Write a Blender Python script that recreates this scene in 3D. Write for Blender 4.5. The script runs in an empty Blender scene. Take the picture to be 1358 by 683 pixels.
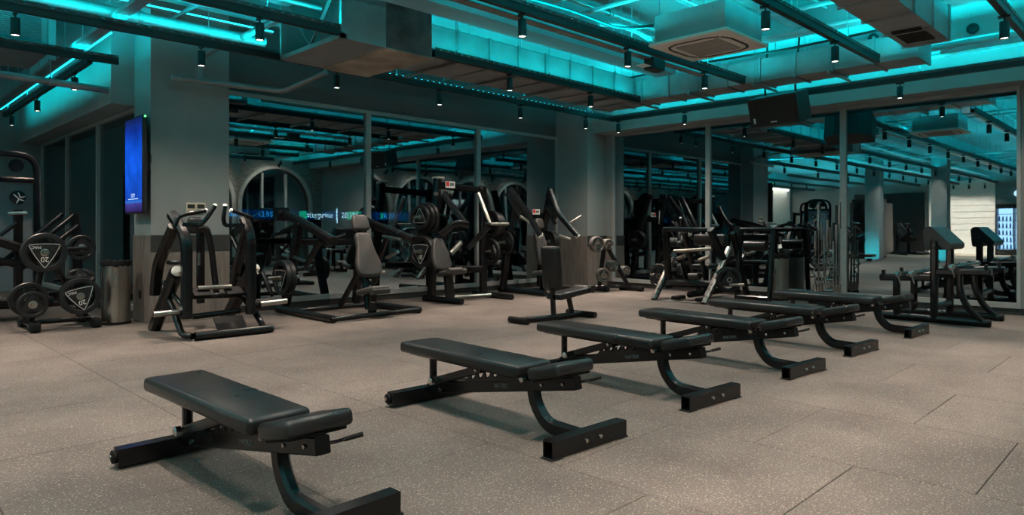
import bpy, bmesh, math, random
from mathutils import Vector, Matrix, Quaternion
random.seed(7)
PI = math.pi
sc = bpy.context.scene
C = sc.collection

# ------------------------------------------------------------------ camera, world, exposure
CAMZ, FPX, HOR = 1.22, 905.3, 303.0
cam = bpy.data.objects.new('camera', bpy.data.cameras.new('camera'))
C.objects.link(cam)
cam.location = (0, 0, CAMZ)
cam.rotation_euler = (PI/2, 0, -PI/4)
cam.data.sensor_width = 36.0
cam.data.lens = 24.0
cam.data.shift_y = -38.5/1358
cam.data.clip_start = 0.05
cam.data.clip_end = 200
sc.camera = cam
world = bpy.data.worlds.new('night'); sc.world = world; world.use_nodes = True
world.node_tree.nodes['Background'].inputs[0].default_value = (0.25, 0.45, 0.55, 1)
world.node_tree.nodes['Background'].inputs[1].default_value = 0.004
sc.view_settings.view_transform = 'Standard'
sc.view_settings.look = 'None'
sc.view_settings.gamma = 1.0
sc.view_settings.use_curve_mapping = False
sc.view_settings.exposure = 0.0
sc.cycles.use_denoising = True
sc.cycles.max_bounces = 8
sc.cycles.glossy_bounces = 5
sc.cycles.diffuse_bounces = 3
sc.cycles.sample_clamp_indirect = 4.0
SPOT_W, LED_W = 150.0, 29.0           # watts of one ceiling spot / of one metre of teal strip
SPOT_COL = (1.0, 0.79, 0.655)
LED_COL = (0.0, 0.70, 0.80)
WARM_W = 14.0

# ------------------------------------------------------------------ helpers
S2 = math.sqrt(2)
def at(x, y, X=None, Y=None, Z=None):
    """point of the room seen at photo pixel (x, y) on the plane X=, Y= or Z= (metres)"""
    l = (x-679)/FPX
    dx, dy, dz = (1+l)/S2, (1-l)/S2, (HOR-y)/FPX
    if X is not None: t = X/dx
    elif Y is not None: t = Y/dy
    else: t = (Z-CAMZ)/dz
    return Vector((dx*t, dy*t, CAMZ+dz*t))

LOC = {}
class MB:
    def __init__(s): s.v, s.f = [], []
    def add(s, vs, fs):
        n = len(s.v); s.v += [Vector(p) for p in vs]; s.f += [[i+n for i in f] for f in fs]; return s
    def box(s, c, size, rot=None):
        c = Vector(c); hx, hy, hz = [k/2 for k in size]
        vs = [Vector((x, y, z)) for z in (-hz, hz) for x, y in ((-hx, -hy), (hx, -hy), (hx, hy), (-hx, hy))]
        if rot is not None: vs = [rot @ p for p in vs]
        return s.add([p+c for p in vs], [(3,2,1,0),(4,5,6,7),(0,1,5,4),(1,2,6,5),(2,3,7,6),(3,0,4,7)])
    def span(s, a, b):
        return s.box([(p+q)/2 for p, q in zip(a, b)], [abs(q-p) for p, q in zip(a, b)])
    def sweep(s, pts, sect, up=None, closed=False):
        """sweep a closed 2-D section (list of (u,v)) along pts"""
        pts = [Vector(p) for p in pts]; n = len(pts); m = len(sect)
        tang = []
        for i in range(n):
            if closed: t = pts[(i+1) % n]-pts[i-1]
            elif i == 0: t = pts[1]-pts[0]
            elif i == n-1: t = pts[-1]-pts[-2]
            else: t = (pts[i+1]-pts[i]).normalized()+(pts[i]-pts[i-1]).normalized()
            tang.append(t.normalized())
        u = Vector(up) if up is not None else Vector((0, 0, 1))
        if abs(u.dot(tang[0])) > .95: u = Vector((1, 0, 0))
        vs, fs = [], []
        for i in range(n):
            t = tang[i]
            u = (u-t*u.dot(t))
            if u.length < 1e-5: u = t.orthogonal()
            u.normalize(); w = t.cross(u)
            k = 1.0
            if 0 < i < n-1 and not closed:
                c = (pts[i+1]-pts[i]).normalized().dot(t); k = 1/max(c, .6)
            for a, b in sect: vs.append(pts[i]+(u*b+w*a)*(k if n < 6 else 1))
        for i in range(n if closed else n-1):
            j = (i+1) % n
            for q in range(m):
                r = (q+1) % m
                fs.append((i*m+q, i*m+r, j*m+r, j*m+q))
        if not closed:
            fs.append(list(range(m))[::-1]); fs.append([(n-1)*m+q for q in range(m)])
        return s.add(vs, fs)
    def tube(s, pts, r, n=10, up=None):
        return s.sweep(pts, [(r*math.cos(2*PI*k/n), r*math.sin(2*PI*k/n)) for k in range(n)], up)
    def bar(s, pts, w, h, up=None, c=.25):
        a, b = w/2, h/2; q = min(w, h)*c
        return s.sweep(pts, [(a, -b+q), (a, b-q), (a-q, b), (-a+q, b), (-a, b-q), (-a, -b+q), (-a+q, -b), (a-q, -b)], up)
    def lathe(s, c, axis, prof, n=24):
        """prof: list of (radius, offset along axis)"""
        c = Vector(c); ax = Vector(axis).normalized(); u = ax.orthogonal().normalized(); w = ax.cross(u)
        vs, fs = [], []
        m = len(prof)
        for k in range(n):
            a = 2*PI*k/n; d = u*math.cos(a)+w*math.sin(a)
            for r, h in prof: vs.append(c+ax*h+d*max(r, 1e-4))
        for k in range(n):
            j = (k+1) % n
            for q in range(m-1): fs.append((k*m+q, j*m+q, j*m+q+1, k*m+q+1))
        return s.add(vs, fs)
    def prism(s, poly, d0, d1, fn):
        """extrude a 2-D polygon; fn(u, v, d) -> 3-D point"""
        n = len(poly)
        vs = [fn(u, v, d0) for u, v in poly]+[fn(u, v, d1) for u, v in poly]
        fs = [list(range(n))[::-1], [n+k for k in range(n)]]+[(k, (k+1) % n, n+(k+1) % n, n+k) for k in range(n)]
        return s.add(vs, fs)
    def rbox(s, size, r, seg=3, mat=None, c=(0, 0, 0), taper=None):
        bm = bmesh.new(); bmesh.ops.create_cube(bm, size=1)
        for v in bm.verts: v.co = Vector((v.co.x*size[0], v.co.y*size[1], v.co.z*size[2]))
        bmesh.ops.bevel(bm, geom=list(bm.edges), offset=r, segments=seg, profile=.5, affect='EDGES')
        M = mat if mat is not None else Matrix.Identity(4)
        bm.verts.index_update()
        vs = []
        for v in bm.verts:
            p = v.co.copy()
            if taper: p = taper(p)
            vs.append(M @ p+Vector(c))
        s.add(vs, [[v.index for v in f.verts] for f in bm.faces]); bm.free(); return s
    def build(s, name, mat, parent=None, loc=None, smooth=True, ang=38):
        off = Vector(loc) if loc is not None else (LOC.get(parent.name, Vector((0, 0, 0))) if parent else Vector((0, 0, 0)))
        me = bpy.data.meshes.new(name)
        me.from_pydata([tuple(p-off) for p in s.v], [], s.f)
        bm = bmesh.new(); bm.from_mesh(me); bmesh.ops.recalc_face_normals(bm, faces=bm.faces); bm.to_mesh(me); bm.free()
        if smooth:
            me.polygons.foreach_set('use_smooth', [True]*len(me.polygons)); me.set_sharp_from_angle(angle=math.radians(ang))
        me.materials.append(mat)
        o = bpy.data.objects.new(name, me); C.objects.link(o)
        if parent:
            o.parent = parent; LOC[o.name] = LOC.get(parent.name, Vector((0, 0, 0)))
        elif loc is not None: o.location = loc; LOC[o.name] = Vector(loc)
        return o

def fil(pts, r=.08, n=4):
    """round the corners of a polyline"""
    pts = [Vector(p) for p in pts]; out = [pts[0]]
    for i in range(1, len(pts)-1):
        a, b, c = pts[i-1], pts[i], pts[i+1]
        d1, d2 = (a-b), (c-b); k = min(r, d1.length*.45, d2.length*.45)
        p, q = b+d1.normalized()*k, b+d2.normalized()*k
        for j in range(n+1):
            t = j/n; out.append(p*(1-t)**2+b*2*t*(1-t)+q*t*t)
    out.append(pts[-1]); return out

def thing(name, label, cat, loc, group=None):
    o = bpy.data.objects.new(name, None); C.objects.link(o); o.location = loc; o.empty_display_size = .1
    o['label'] = label; o['category'] = cat
    if group: o['group'] = group
    LOC[o.name] = Vector(loc); return o
def tag(o, label, cat, group=None):
    o['label'] = label; o['category'] = cat
    if group: o['group'] = group
    return o
def struct(o): o['kind'] = 'structure'; return o
def copy_tree(o, parent=None):
    c = o.copy(); C.objects.link(c)
    if parent: c.parent = parent
    for ch in list(o.children):
        if ch.type != 'LIGHT': copy_tree(ch, c)
    return c
def tube(root, name, pts, r, mat, f=.08, n=10): return MB().tube(fil(pts, f), r, n).build(name, mat, root)
def bar(root, name, pts, w, h, mat, f=.08, up=None): return MB().bar(fil(pts, f), w, h, up).build(name, mat, root)
def text(root, name, s, size, mat, M, ext=.001, align='CENTER'):
    cu = bpy.data.curves.new(name, 'FONT'); cu.body = s; cu.size = size; cu.extrude = ext; cu.align_x = align; cu.align_y = 'CENTER'
    o = bpy.data.objects.new(name+'_c', cu); C.objects.link(o)
    dg = bpy.context.evaluated_depsgraph_get(); me = bpy.data.meshes.new_from_object(o.evaluated_get(dg))
    bpy.data.objects.remove(o); me.name = name
    off = LOC.get(root.name, Vector((0, 0, 0))) if root else Vector((0, 0, 0))
    me.transform(Matrix.Translation(-off) @ M)
    me.materials.clear(); me.materials.append(mat)
    q = bpy.data.objects.new(name, me); C.objects.link(q)
    if root: q.parent = root
    return q
def basis(o, x, y):
    """matrix whose local x, y axes are the given world directions"""
    x = Vector(x).normalized(); y = Vector(y).normalized(); z = x.cross(y)
    M = Matrix((x, y, z)).transposed().to_4x4(); M.translation = Vector(o); return M

# ------------------------------------------------------------------ materials
def lin(c): return tuple(((k/255+.055)/1.055)**2.4 if k/255 > .04045 else k/255/12.92 for k in c)
def mat(name, col, rough=.5, metal=0.0, var=.0, scale=6.0, bump=.0, bscale=60.0, spec=.5, stretch=None, coat=0):
    m = bpy.data.materials.new(name); m.use_nodes = True; nt = m.node_tree; b = nt.nodes['Principled BSDF']
    b.inputs['Base Color'].default_value = (*col, 1); b.inputs['Roughness'].default_value = rough
    b.inputs['Metallic'].default_value = metal; b.inputs['Specular IOR Level'].default_value = spec
    if coat: b.inputs['Coat Weight'].default_value = coat
    g = nt.nodes.new('ShaderNodeNewGeometry'); vec = g.outputs['Position']
    if stretch:
        mp = nt.nodes.new('ShaderNodeMapping'); mp.inputs['Scale'].default_value = stretch
        nt.links.new(vec, mp.inputs[0]); vec = mp.outputs[0]
    if var:
        n = nt.nodes.new('ShaderNodeTexNoise'); n.inputs['Scale'].default_value = scale; n.inputs['Detail'].default_value = 6
        nt.links.new(vec, n.inputs['Vector'])
        r = nt.nodes.new('ShaderNodeMapRange'); r.inputs[1].default_value = .3; r.inputs[2].default_value = .7
        r.inputs[3].default_value = 1-var; r.inputs[4].default_value = 1+var; nt.links.new(n.outputs['Fac'], r.inputs[0])
        h = nt.nodes.new('ShaderNodeVectorMath'); h.operation = 'SCALE'; h.inputs[0].default_value = col
        nt.links.new(r.outputs[0], h.inputs['Scale']); nt.links.new(h.outputs[0], b.inputs['Base Color'])
        r2 = nt.nodes.new('ShaderNodeMapRange'); r2.inputs[3].default_value = max(.02, rough-.08); r2.inputs[4].default_value = min(1, rough+.08)
        nt.links.new(n.outputs['Fac'], r2.inputs[0]); nt.links.new(r2.outputs[0], b.inputs['Roughness'])
    if bump:
        n2 = nt.nodes.new('ShaderNodeTexNoise'); n2.inputs['Scale'].default_value = bscale; n2.inputs['Detail'].default_value = 4
        nt.links.new(vec, n2.inputs['Vector'])
        bp = nt.nodes.new('ShaderNodeBump'); bp.inputs['Strength'].default_value = bump; bp.inputs['Distance'].default_value = .01
        nt.links.new(n2.outputs['Fac'], bp.inputs['Height']); nt.links.new(bp.outputs[0], b.inputs['Normal'])
    return m
def emit(name, col, s):
    m = bpy.data.materials.new(name); m.use_nodes = True; nt = m.node_tree; nt.nodes.clear()
    e = nt.nodes.new('ShaderNodeEmission'); e.inputs[0].default_value = (*col, 1); e.inputs[1].default_value = s
    o = nt.nodes.new('ShaderNodeOutputMaterial'); nt.links.new(e.outputs[0], o.inputs[0]); return m

FRAME = mat('black powder-coated steel', (.0055, .0055, .006), .24, 0, .25, 9, .0, 220, spec=.38)
PAD = mat('black upholstery', (.012, .0122, .0126), .30, 0, .22, 5, .06, 90, spec=.42)
PADB = mat('worn brown-black upholstery', (.040, .036, .034), .46, 0, .2, 5, .12, 90)
RUBBER = mat('black rubber', (.006, .006, .006), .75, 0, .2, 12, .05, 120, spec=.2)
PLATE = mat('rubber weight plate', (.009, .009, .0095), .4, 0, .2, 14, .05, 150, spec=.4)
PLATEG = mat('worn grey weight plate', (.075, .068, .062), .5, 0, .25, 14, .08, 150)
CHROME = mat('polished steel', (.62, .60, .56), .18, 1, .1, 18)
STEEL = mat('satin steel', (.42, .39, .35), .3, 1, .2, 10, stretch=(1, 1, .15))
DARKM = mat('matt black metal', (.004, .004, .0045), .45)
GALV = mat('galvanised steel', (.26, .265, .265), .42, .55, .22, 4, .04, 30)
DUCT = mat('galvanised duct sheet', (.27, .27, .265), .45, .35, .2, 2.5, .04, 20)
INSUL = mat('dark patchy duct insulation', (.10, .10, .098), .8, 0, .5, 3.5, .2, 25)
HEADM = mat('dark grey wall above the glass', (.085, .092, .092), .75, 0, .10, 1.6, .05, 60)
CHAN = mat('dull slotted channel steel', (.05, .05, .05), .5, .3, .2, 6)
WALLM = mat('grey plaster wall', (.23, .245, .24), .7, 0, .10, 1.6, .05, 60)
SLAB = mat('concrete ceiling slab', (.165, .165, .165), .85, 0, .28, 1.3, .25, 14, stretch=(.35, 1, 1))
ALU = mat('grey painted aluminium', (.30, .31, .30), .45, .1, .08, 6)
WHITE = mat('white print', (.75, .75, .73), .6, 0, .05, 30)
GREYP = mat('grey print', (.12, .12, .12), .6, 0, .05, 30)
RED = mat('red print', (.5, .02, .02), .6, 0, .05, 30)
CREAM = mat('cream plastic', (.55, .50, .38), .5, 0, .06, 20)
SCREEN = mat('dark display', (.03, .035, .03), .25, 0, .1, 30)
BEIGE = mat('warm white plastic', (.78, .72, .64), .5, 0, .04, 12)
BEIGED = mat('grey intake grille', (.30, .28, .25), .7, 0, .2, 3, stretch=(40, 1, 1))
BASEB = mat('black baseboard', (.022, .021, .02), .55, 0, .2, 8)
BLACKGAP = mat('dark tile bed', (.045, .04, .036), .9, 0, .1, 9)
GREYPANEL = mat('grey shroud panel', (.21, .22, .24), .5, 0, .1, 3)
WOODL = mat('pale wood floor', (.36, .29, .22), .5, 0, .12, 3, stretch=(8, .6, 1))
BRICKW = mat('white painted brick', (.80, .76, .70), .8, 0, .06, 6, .3, 20)
LEDM = emit('teal light strip', (.02, .80, 1.0), 2.2)
LENS = emit('lit spot lens', (1, .93, .82), 9.0)
STRIPW = emit('warm white strip light', (1, .9, .74), 9.0)

def wood_mat():
    m = mat('dark vertical wood panelling', (.15, .124, .107), .55, 0, .3, 5, .15, 40, stretch=(5, 5, .5)); return m
WOOD = wood_mat()

def floor_mat():
    m = bpy.data.materials.new('speckled rubber tile'); m.use_nodes = True; nt = m.node_tree; b = nt.nodes['Principled BSDF']
    L = nt.links.new
    g = nt.nodes.new('ShaderNodeNewGeometry')
    n = nt.nodes.new('ShaderNodeTexNoise'); n.inputs['Scale'].default_value = 1.7; n.inputs['Detail'].default_value = 5
    n3 = nt.nodes.new('ShaderNodeTexNoise'); n3.inputs['Scale'].default_value = 95; n3.inputs['Detail'].default_value = 3
    v = nt.nodes.new('ShaderNodeTexVoronoi'); v.inputs['Scale'].default_value = 98
    for k in (n, n3, v): L(g.outputs['Position'], k.inputs['Vector'])
    base = nt.nodes.new('ShaderNodeValToRGB'); e = base.color_ramp.elements
    e[0].position, e[0].color = .25, (.058, .0485, .0425, 1); e[1].position, e[1].color = .75, (.118, .1005, .0885, 1)
    L(n.outputs['Fac'], base.inputs[0])
    gr = nt.nodes.new('ShaderNodeMapRange'); gr.inputs[1].default_value = .3; gr.inputs[2].default_value = .7
    gr.inputs[3].default_value = .5; gr.inputs[4].default_value = 1.42; L(n3.outputs['Fac'], gr.inputs[0])
    oi = nt.nodes.new('ShaderNodeObjectInfo')
    rr = nt.nodes.new('ShaderNodeMapRange'); rr.inputs[3].default_value = .93; rr.inputs[4].default_value = 1.07; L(oi.outputs['Random'], rr.inputs[0])
    mu = nt.nodes.new('ShaderNodeMath'); mu.operation = 'MULTIPLY'; L(gr.outputs[0], mu.inputs[0]); L(rr.outputs[0], mu.inputs[1])
    sc1 = nt.nodes.new('ShaderNodeVectorMath'); sc1.operation = 'SCALE'; L(base.outputs[0], sc1.inputs[0]); L(mu.outputs[0], sc1.inputs['Scale'])
    # pale flecks: only some cells, only near their centre
    sep = nt.nodes.new('ShaderNodeSeparateColor'); L(v.outputs['Color'], sep.inputs[0])
    gt = nt.nodes.new('ShaderNodeMath'); gt.operation = 'GREATER_THAN'; gt.inputs[1].default_value = .74; L(sep.outputs[0], gt.inputs[0])
    lt = nt.nodes.new('ShaderNodeMapRange'); lt.inputs[1].default_value = .28; lt.inputs[2].default_value = .42; lt.inputs[3].default_value = .62; lt.inputs[4].default_value = 0
    L(v.outputs['Distance'], lt.inputs[0])
    fl = nt.nodes.new('ShaderNodeMath'); fl.operation = 'MULTIPLY'; L(gt.outputs[0], fl.inputs[0]); L(lt.outputs[0], fl.inputs[1])
    mx = nt.nodes.new('ShaderNodeMix'); mx.data_type = 'RGBA'; L(fl.outputs[0], mx.inputs['Factor']); L(sc1.outputs[0], mx.inputs['A'])
    mx.inputs['B'].default_value = (.34, .298, .25, 1)
    L(mx.outputs['Result'], b.inputs['Base Color'])
    b.inputs['Roughness'].default_value = .68; b.inputs['Specular IOR Level'].default_value = .4
    bp = nt.nodes.new('ShaderNodeBump'); bp.inputs['Strength'].default_value = .35; bp.inputs['Distance'].default_value = .004
    L(n3.outputs['Fac'], bp.inputs['Height']); L(bp.outputs[0], b.inputs['Normal'])
    return m
FLOORM = floor_mat()

def glass_mat():
    m = bpy.data.materials.new('dark tinted glass'); m.use_nodes = True; nt = m.node_tree; nt.nodes.clear()
    t = nt.nodes.new('ShaderNodeBsdfTransparent'); t.inputs[0].default_value = (.5, .6, .65, 1)
    g = nt.nodes.new('ShaderNodeBsdfGlossy'); g.inputs[0].default_value = (.44, .54, .575, 1); g.inputs[1].default_value = 0.012
    x = nt.nodes.new('ShaderNodeMixShader'); x.inputs[0].default_value = .78
    nz = nt.nodes.new('ShaderNodeTexNoise'); nz.inputs['Scale'].default_value = .8
    ge = nt.nodes.new('ShaderNodeNewGeometry'); nt.links.new(ge.outputs['Position'], nz.inputs['Vector'])
    bp = nt.nodes.new('ShaderNodeBump'); bp.inputs['Strength'].default_value = .05; bp.inputs['Distance'].default_value = .02
    nt.links.new(nz.outputs['Fac'], bp.inputs['Height']); nt.links.new(bp.outputs[0], g.inputs['Normal'])
    o = nt.nodes.new('ShaderNodeOutputMaterial')
    nt.links.new(t.outputs[0], x.inputs[1]); nt.links.new(g.outputs[0], x.inputs[2]); nt.links.new(x.outputs[0], o.inputs[0]); return m
GLASS = glass_mat()

def brick_mat():
    m = bpy.data.materials.new('brown brickwork'); m.use_nodes = True; nt = m.node_tree; b = nt.nodes['Principled BSDF']
    tc = nt.nodes.new('ShaderNodeNewGeometry'); mp = nt.nodes.new('ShaderNodeMapping'); mp.inputs['Rotation'].default_value = (PI/2, 0, 0)
    br = nt.nodes.new('ShaderNodeTexBrick'); br.inputs['Scale'].default_value = 4.0
    br.inputs['Color1'].default_value = (.30, .25, .21, 1); br.inputs['Color2'].default_value = (.20, .165, .14, 1); br.inputs['Mortar'].default_value = (.10, .09, .08, 1)
    nt.links.new(tc.outputs['Position'], mp.inputs[0]); nt.links.new(mp.outputs[0], br.inputs['Vector'])
    nt.links.new(br.outputs['Color'], b.inputs['Base Color']); b.inputs['Roughness'].default_value = .85
    return m
BRICK = brick_mat()

# ------------------------------------------------------------------ the room
XR, YL, YB, XF, YW, ZC = 11.82, 9.83, -1.3, -15.0, 16.2, 4.25
TILE = 1.065
floor = struct(MB().span((-.6, YB-.2, -.12), (XR+.2, YW+.2, -.008)).build('floor', BLACKGAP, smooth=False))
struct(MB().span((-8.6, YB-.2, -.12), (-.6, YW+.2, 0)).build('floor', FLOORM, smooth=False))
struct(MB().span((XF-.2, YB-.2, -.12), (-8.6, YW+.2, 0)).build('floor', WOODL, smooth=False))
tm = MB().rbox((TILE-.003, TILE-.003, .03), .003, 1).build('floor_tile', FLOORM, floor, smooth=False)
first = True
for i in range(-2, 10):
    x = 1.59+TILE*(i+.5)
    y = 2.84+TILE*.5 if i % 2 == 0 else 2.305+TILE*.5
    y -= 4*TILE
    while y < (YW+.3 if x < 2.7 else YL+.3):
        if y > YB-.1:
            t = tm if first else tm.copy()
            if not first: C.objects.link(t)
            t.parent = floor; t.location = (x, y, -.015+random.uniform(-.0006, .0006)); first = False
        y += TILE
struct(MB().span((XF-.2, YB-.2, ZC), (XR+.3, YW+.3, ZC+.15)).build('ceiling', SLAB, smooth=False))

def wall(name, a, b, m=None, **k): return struct(MB().span(a, b).build(name, m or WALLM, smooth=False))
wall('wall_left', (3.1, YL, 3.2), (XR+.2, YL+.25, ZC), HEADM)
wall('wall_right', (XR, -1.3, 3.2), (XR+.25, YL, ZC))
wall('wall_right', (XR, 8.74, 0), (XR+.25, YL, 3.2))
wall('wall_right', (XR, YB, 0), (XR+.25, 1.72, 3.2))
wall('wall_right_beam', (11.36, YB, 3.22), (XR, 8.95, ZC))
wall('wall_wing_end', (XF, YW, 0), (3.1, YW+.2, ZC))
wall('wall_far', (XF-.2, YB, 0), (XF, YW, ZC))
wall('wall_wing_beam', (2.62, 10.08, 2.87), (3.1, YW, ZC))
# baseboards
struct(MB().span((3.9, YL-.03, 0), (11.18, YL+.1, .095)).build('baseboard_left', BASEB, smooth=False))
struct(MB().span((XR-.03, 1.0, 0), (XR+.1, 8.9, .095)).build('baseboard_right', BASEB, smooth=False))
struct(MB().span((2.93, 10.08, 0), (3.05, YW, .095)).build('baseboard_wing', BASEB, smooth=False))
# downstand beams under the slab
wall('trim_1', (XF, 5.70, 3.62), (9.3, 6.05, ZC), SLAB)
wall('trim_2', (XF, 7.98, 3.80), (11.36, 8.28, ZC), SLAB)
wall('trim_3', (XF, .75, 3.75), (11.36, 1.05, ZC), SLAB)
wall('trim_4', (8.9, YB, 3.80), (9.25, 5.7, ZC), SLAB)

# pillars, plastered above a wood-clad foot
def pillar(name, x0, x1, y0, y1, zw, plank=.19):
    p = wall(name, (x0, y0, 0), (x1, y1, ZC))
    k = 0
    for face in (0, 1):
        a, b = (x0, x1) if face == 0 else (y0, y1)
        n = max(1, round((b-a)/plank)); w = (b-a)/n
        for i in range(n):
            q0, q1 = a+i*w+.0015, a+(i+1)*w-.0015
            d = .018+.003*((i*7+face) % 3)/2
            m = MB().span((q0, y0-d, .0), (q1, y0, zw)) if face == 0 else MB().span((x0-d, q0, .0), (x0, q1, zw))
            m.build('wood_panel', WOOD, p, smooth=False)
    MB().span((x0-.001, y0-.026, zw-.21), (x1, y0, zw+.004)).build('dark_band', BASEB, p, smooth=False)
    return p
pillar('wall_pillar_left', 2.9, 3.9, 9.42, 10.08, 1.13)
pillar('wall_pillar_corner', 11.18, XR, 8.95, YL, 1.06, .17)
pan = wall('wall_right_cladding', (XR-.02, 8.74, 0), (XR, 8.95, 1.06), WOOD)
for x, y in ((-4.4, 8.6), (-4.4, 6.4), (-9.4, 3.2)):
    wall('wall_pillar_far', (x-.25, y-.25, 0), (x+.25, y+.25, ZC))

# glazing: frame with one pane each
WN = [0]
def window(axis, c, a, b, z0, z1, w=.045, inward=-1, d=.05):
    WN[0] += 1
    m = MB()
    def sp(u0, u1, q0, q1, dd=d):
        lo, hi = sorted((c+inward*dd, c+.02*-inward))
        if axis == 'Y': m.span((u0, lo, q0), (u1, hi, q1))
        else: m.span((lo, u0, q0), (hi, u1, q1))
    sp(a, a+w, z0, z1); sp(b-w, b, z0, z1); sp(a+w, b-w, z1-.05, z1); sp(a+w, b-w, z0, z0+.075)
    f = struct(m.build('window_%d' % WN[0], ALU, smooth=False))
    p = MB()
    if axis == 'Y': p.span((a+w, c-.006, z0+.075), (b-w, c+.006, z1-.05))
    else: p.span((c-.006, a+w, z0+.075), (c+.006, b-w, z1-.05))
    p.build('pane', GLASS, f, smooth=False)
    return f
for a, b in ((3.86, 6.39), (6.39, 8.88), (8.88, 11.2)): window('Y', YL, a, b, .095, 3.2)
for a, b in ((1.72, 4.09), (4.09, 6.53), (6.53, 8.76)): window('X', XR, a, b, .095, 3.22)
for a, b in ((10.08, 12.05), (12.05, 14.0), (14.0, 16.0)): window('X', 2.98, a, b, .095, 2.87)

# brick wall with arched openings behind the camera (seen in the glass)
bw = MB(); R, ZS = 1.2, 2.0
cs = [10.2-2.56*k for k in range(10)]
N = 16
edge = XR
def bspan(x0, x1, z0, z1): bw.span((x0, YB-.3, z0), (x1, YB, z1))
for cx in cs:
    bspan(cx+R, edge, 0, ZC); edge = cx-R
    for i in range(N):
        a0, a1 = PI*i/N, PI*(i+1)/N
        x0, x1 = cx+R*math.cos(a1), cx+R*math.cos(a0)
        z0 = ZS+R*math.sin(a0); z1 = ZS+R*math.sin(a1)
        q = [(x1, z0), (x0, z1), (x0, ZC), (x1, ZC)]
        bw.prism(q, YB-.3, YB, lambda u, v, d: (u, d, v))
bspan(XF, edge, 0, ZC)
bwall = struct(bw.build('wall_back', BRICK, smooth=False))
BAND = mat('pale arch stone', (.42, .38, .33), .7, 0, .15, 8)
for k, cx in enumerate(cs[:7]):
    pts = [(cx+R*math.cos(PI*i/24), YB+.01, ZS+R*math.sin(PI*i/24)) for i in range(25)]
    pts = [(cx+R, YB+.01, 0)]+pts+[(cx-R, YB+.01, 0)]
    MB().bar(pts, .12, .1, up=(0, 1, 0)).build('arch_band', BAND, bwall, smooth=False)
    WN[0] += 1
    w = MB().prism([(cx-R, .0), (cx+R, .0)]+[(cx+R*math.cos(PI*i/24), ZS+R*math.sin(PI*i/24)) for i in range(25)], YB-.2, YB-.18, lambda u, v, d: (u, d, v))
    fr = MB()
    for dx in (-.4, .4): fr.span((cx+dx-.03, YB-.18, 0), (cx+dx+.03, YB-.12, 3.0))
    f = struct(fr.build('window_%d' % WN[0], ALU, smooth=False)); w.build('pane', GLASS, f, smooth=False)

# bright end of the gym, seen only in the glass of the right wall
bk = struct(MB().span((XF, 6.6, 0), (XF+.15, 9.3, 3.5)).build('wall_far_brick', BRICKW, smooth=False))
for r in range(12):
    MB().span((XF+.15, 6.6, r*.29+.01), (XF+.162, 9.3, r*.29+.28)).build('brick_course', BRICKW, bk, smooth=False)
struct(MB().span((XF, 9.5, 0), (XF+.12, 12.8, 3.0)).build('wall_far_dark', DARKM, smooth=False))
struct(MB().span((-14.5, YW-.12, 0), (-3.0, YW, 3.4)).build('wall_wing_light', BRICKW, smooth=False))

# ------------------------------------------------------------------ ceiling services
ZR = 3.28                                         # underside of the light rails
def area(root, name, p, sx, sy, power, col, down=False):
    l = bpy.data.lights.new(name, 'AREA'); l.shape = 'RECTANGLE'; l.size, l.size_y = sx, sy; l.energy = power; l.color = col
    o = bpy.data.objects.new(name, l); C.objects.link(o)
    o.rotation_euler = (0 if down else PI, 0, 0); o.parent = root; o.location = Vector(p)-LOC[root.name]; return o
def rail(label, axis, a, b, c, z=ZR, led=True, power=1.0, group=None):
    def P(u, v, w): return (u, c+v, w) if axis == 'X' else (c+v, u, w)
    root = thing('light_rail', label, 'light rail', P(a, 0, z), group)
    def bx(u0, u1, v0, v1, z0, z1, m=None):
        m = m or MB(); p, q = P(u0, v0, z0), P(u1, v1, z1); return m.span([min(i, j) for i, j in zip(p, q)], [max(i, j) for i, j in zip(p, q)])
    bx(a, b, -.03, .03, z, z+.068).build('track', DARKM, root, smooth=False)
    m = bx(a, b, -.03, .03, z+.069, z+.074)
    for s in (-1, 1):
        bx(a, b, s*.034-.002, s*.034+.002, z+.069, z+.086, m); bx(a, b, s*.034-.002, s*.034+.002, z+.096, z+.108, m)
        u = a
        while u < b-.05:
            bx(u, min(u+.075, b), s*.034-.002, s*.034+.002, z+.086, z+.096, m); u += .11
    m.build('slotted_channel', CHAN, root, smooth=False)
    if led:
        bx(a+.03, b-.03, -.018, .018, z+.076, z+.082).build('light_strip', LEDM, root, smooth=False)
        n = max(1, round((b-a)/4)); w = (b-a-.06)/n
        for i in range(n):
            u = a+.03+w*(i+.5); p = P(u, 0, z+.118)
            area(root, 'strip_light', p, *((w, .03) if axis == 'X' else (.03, w)), LED_W*w*power, LED_COL)
    u = a+.35
    while u < b:
        h = MB().tube([P(u, 0, z+.06), P(u, 0, ZC)], .005, 6).build('hanger_rod', GALV, root)
        MB().lathe(P(u, 0, z+.118), (0, 0, 1), [(0, 0), (.014, 0), (.014, .022), (0, .022)], 6).build('nut', CHROME, h)
        u += 1.72
    return root

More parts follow.
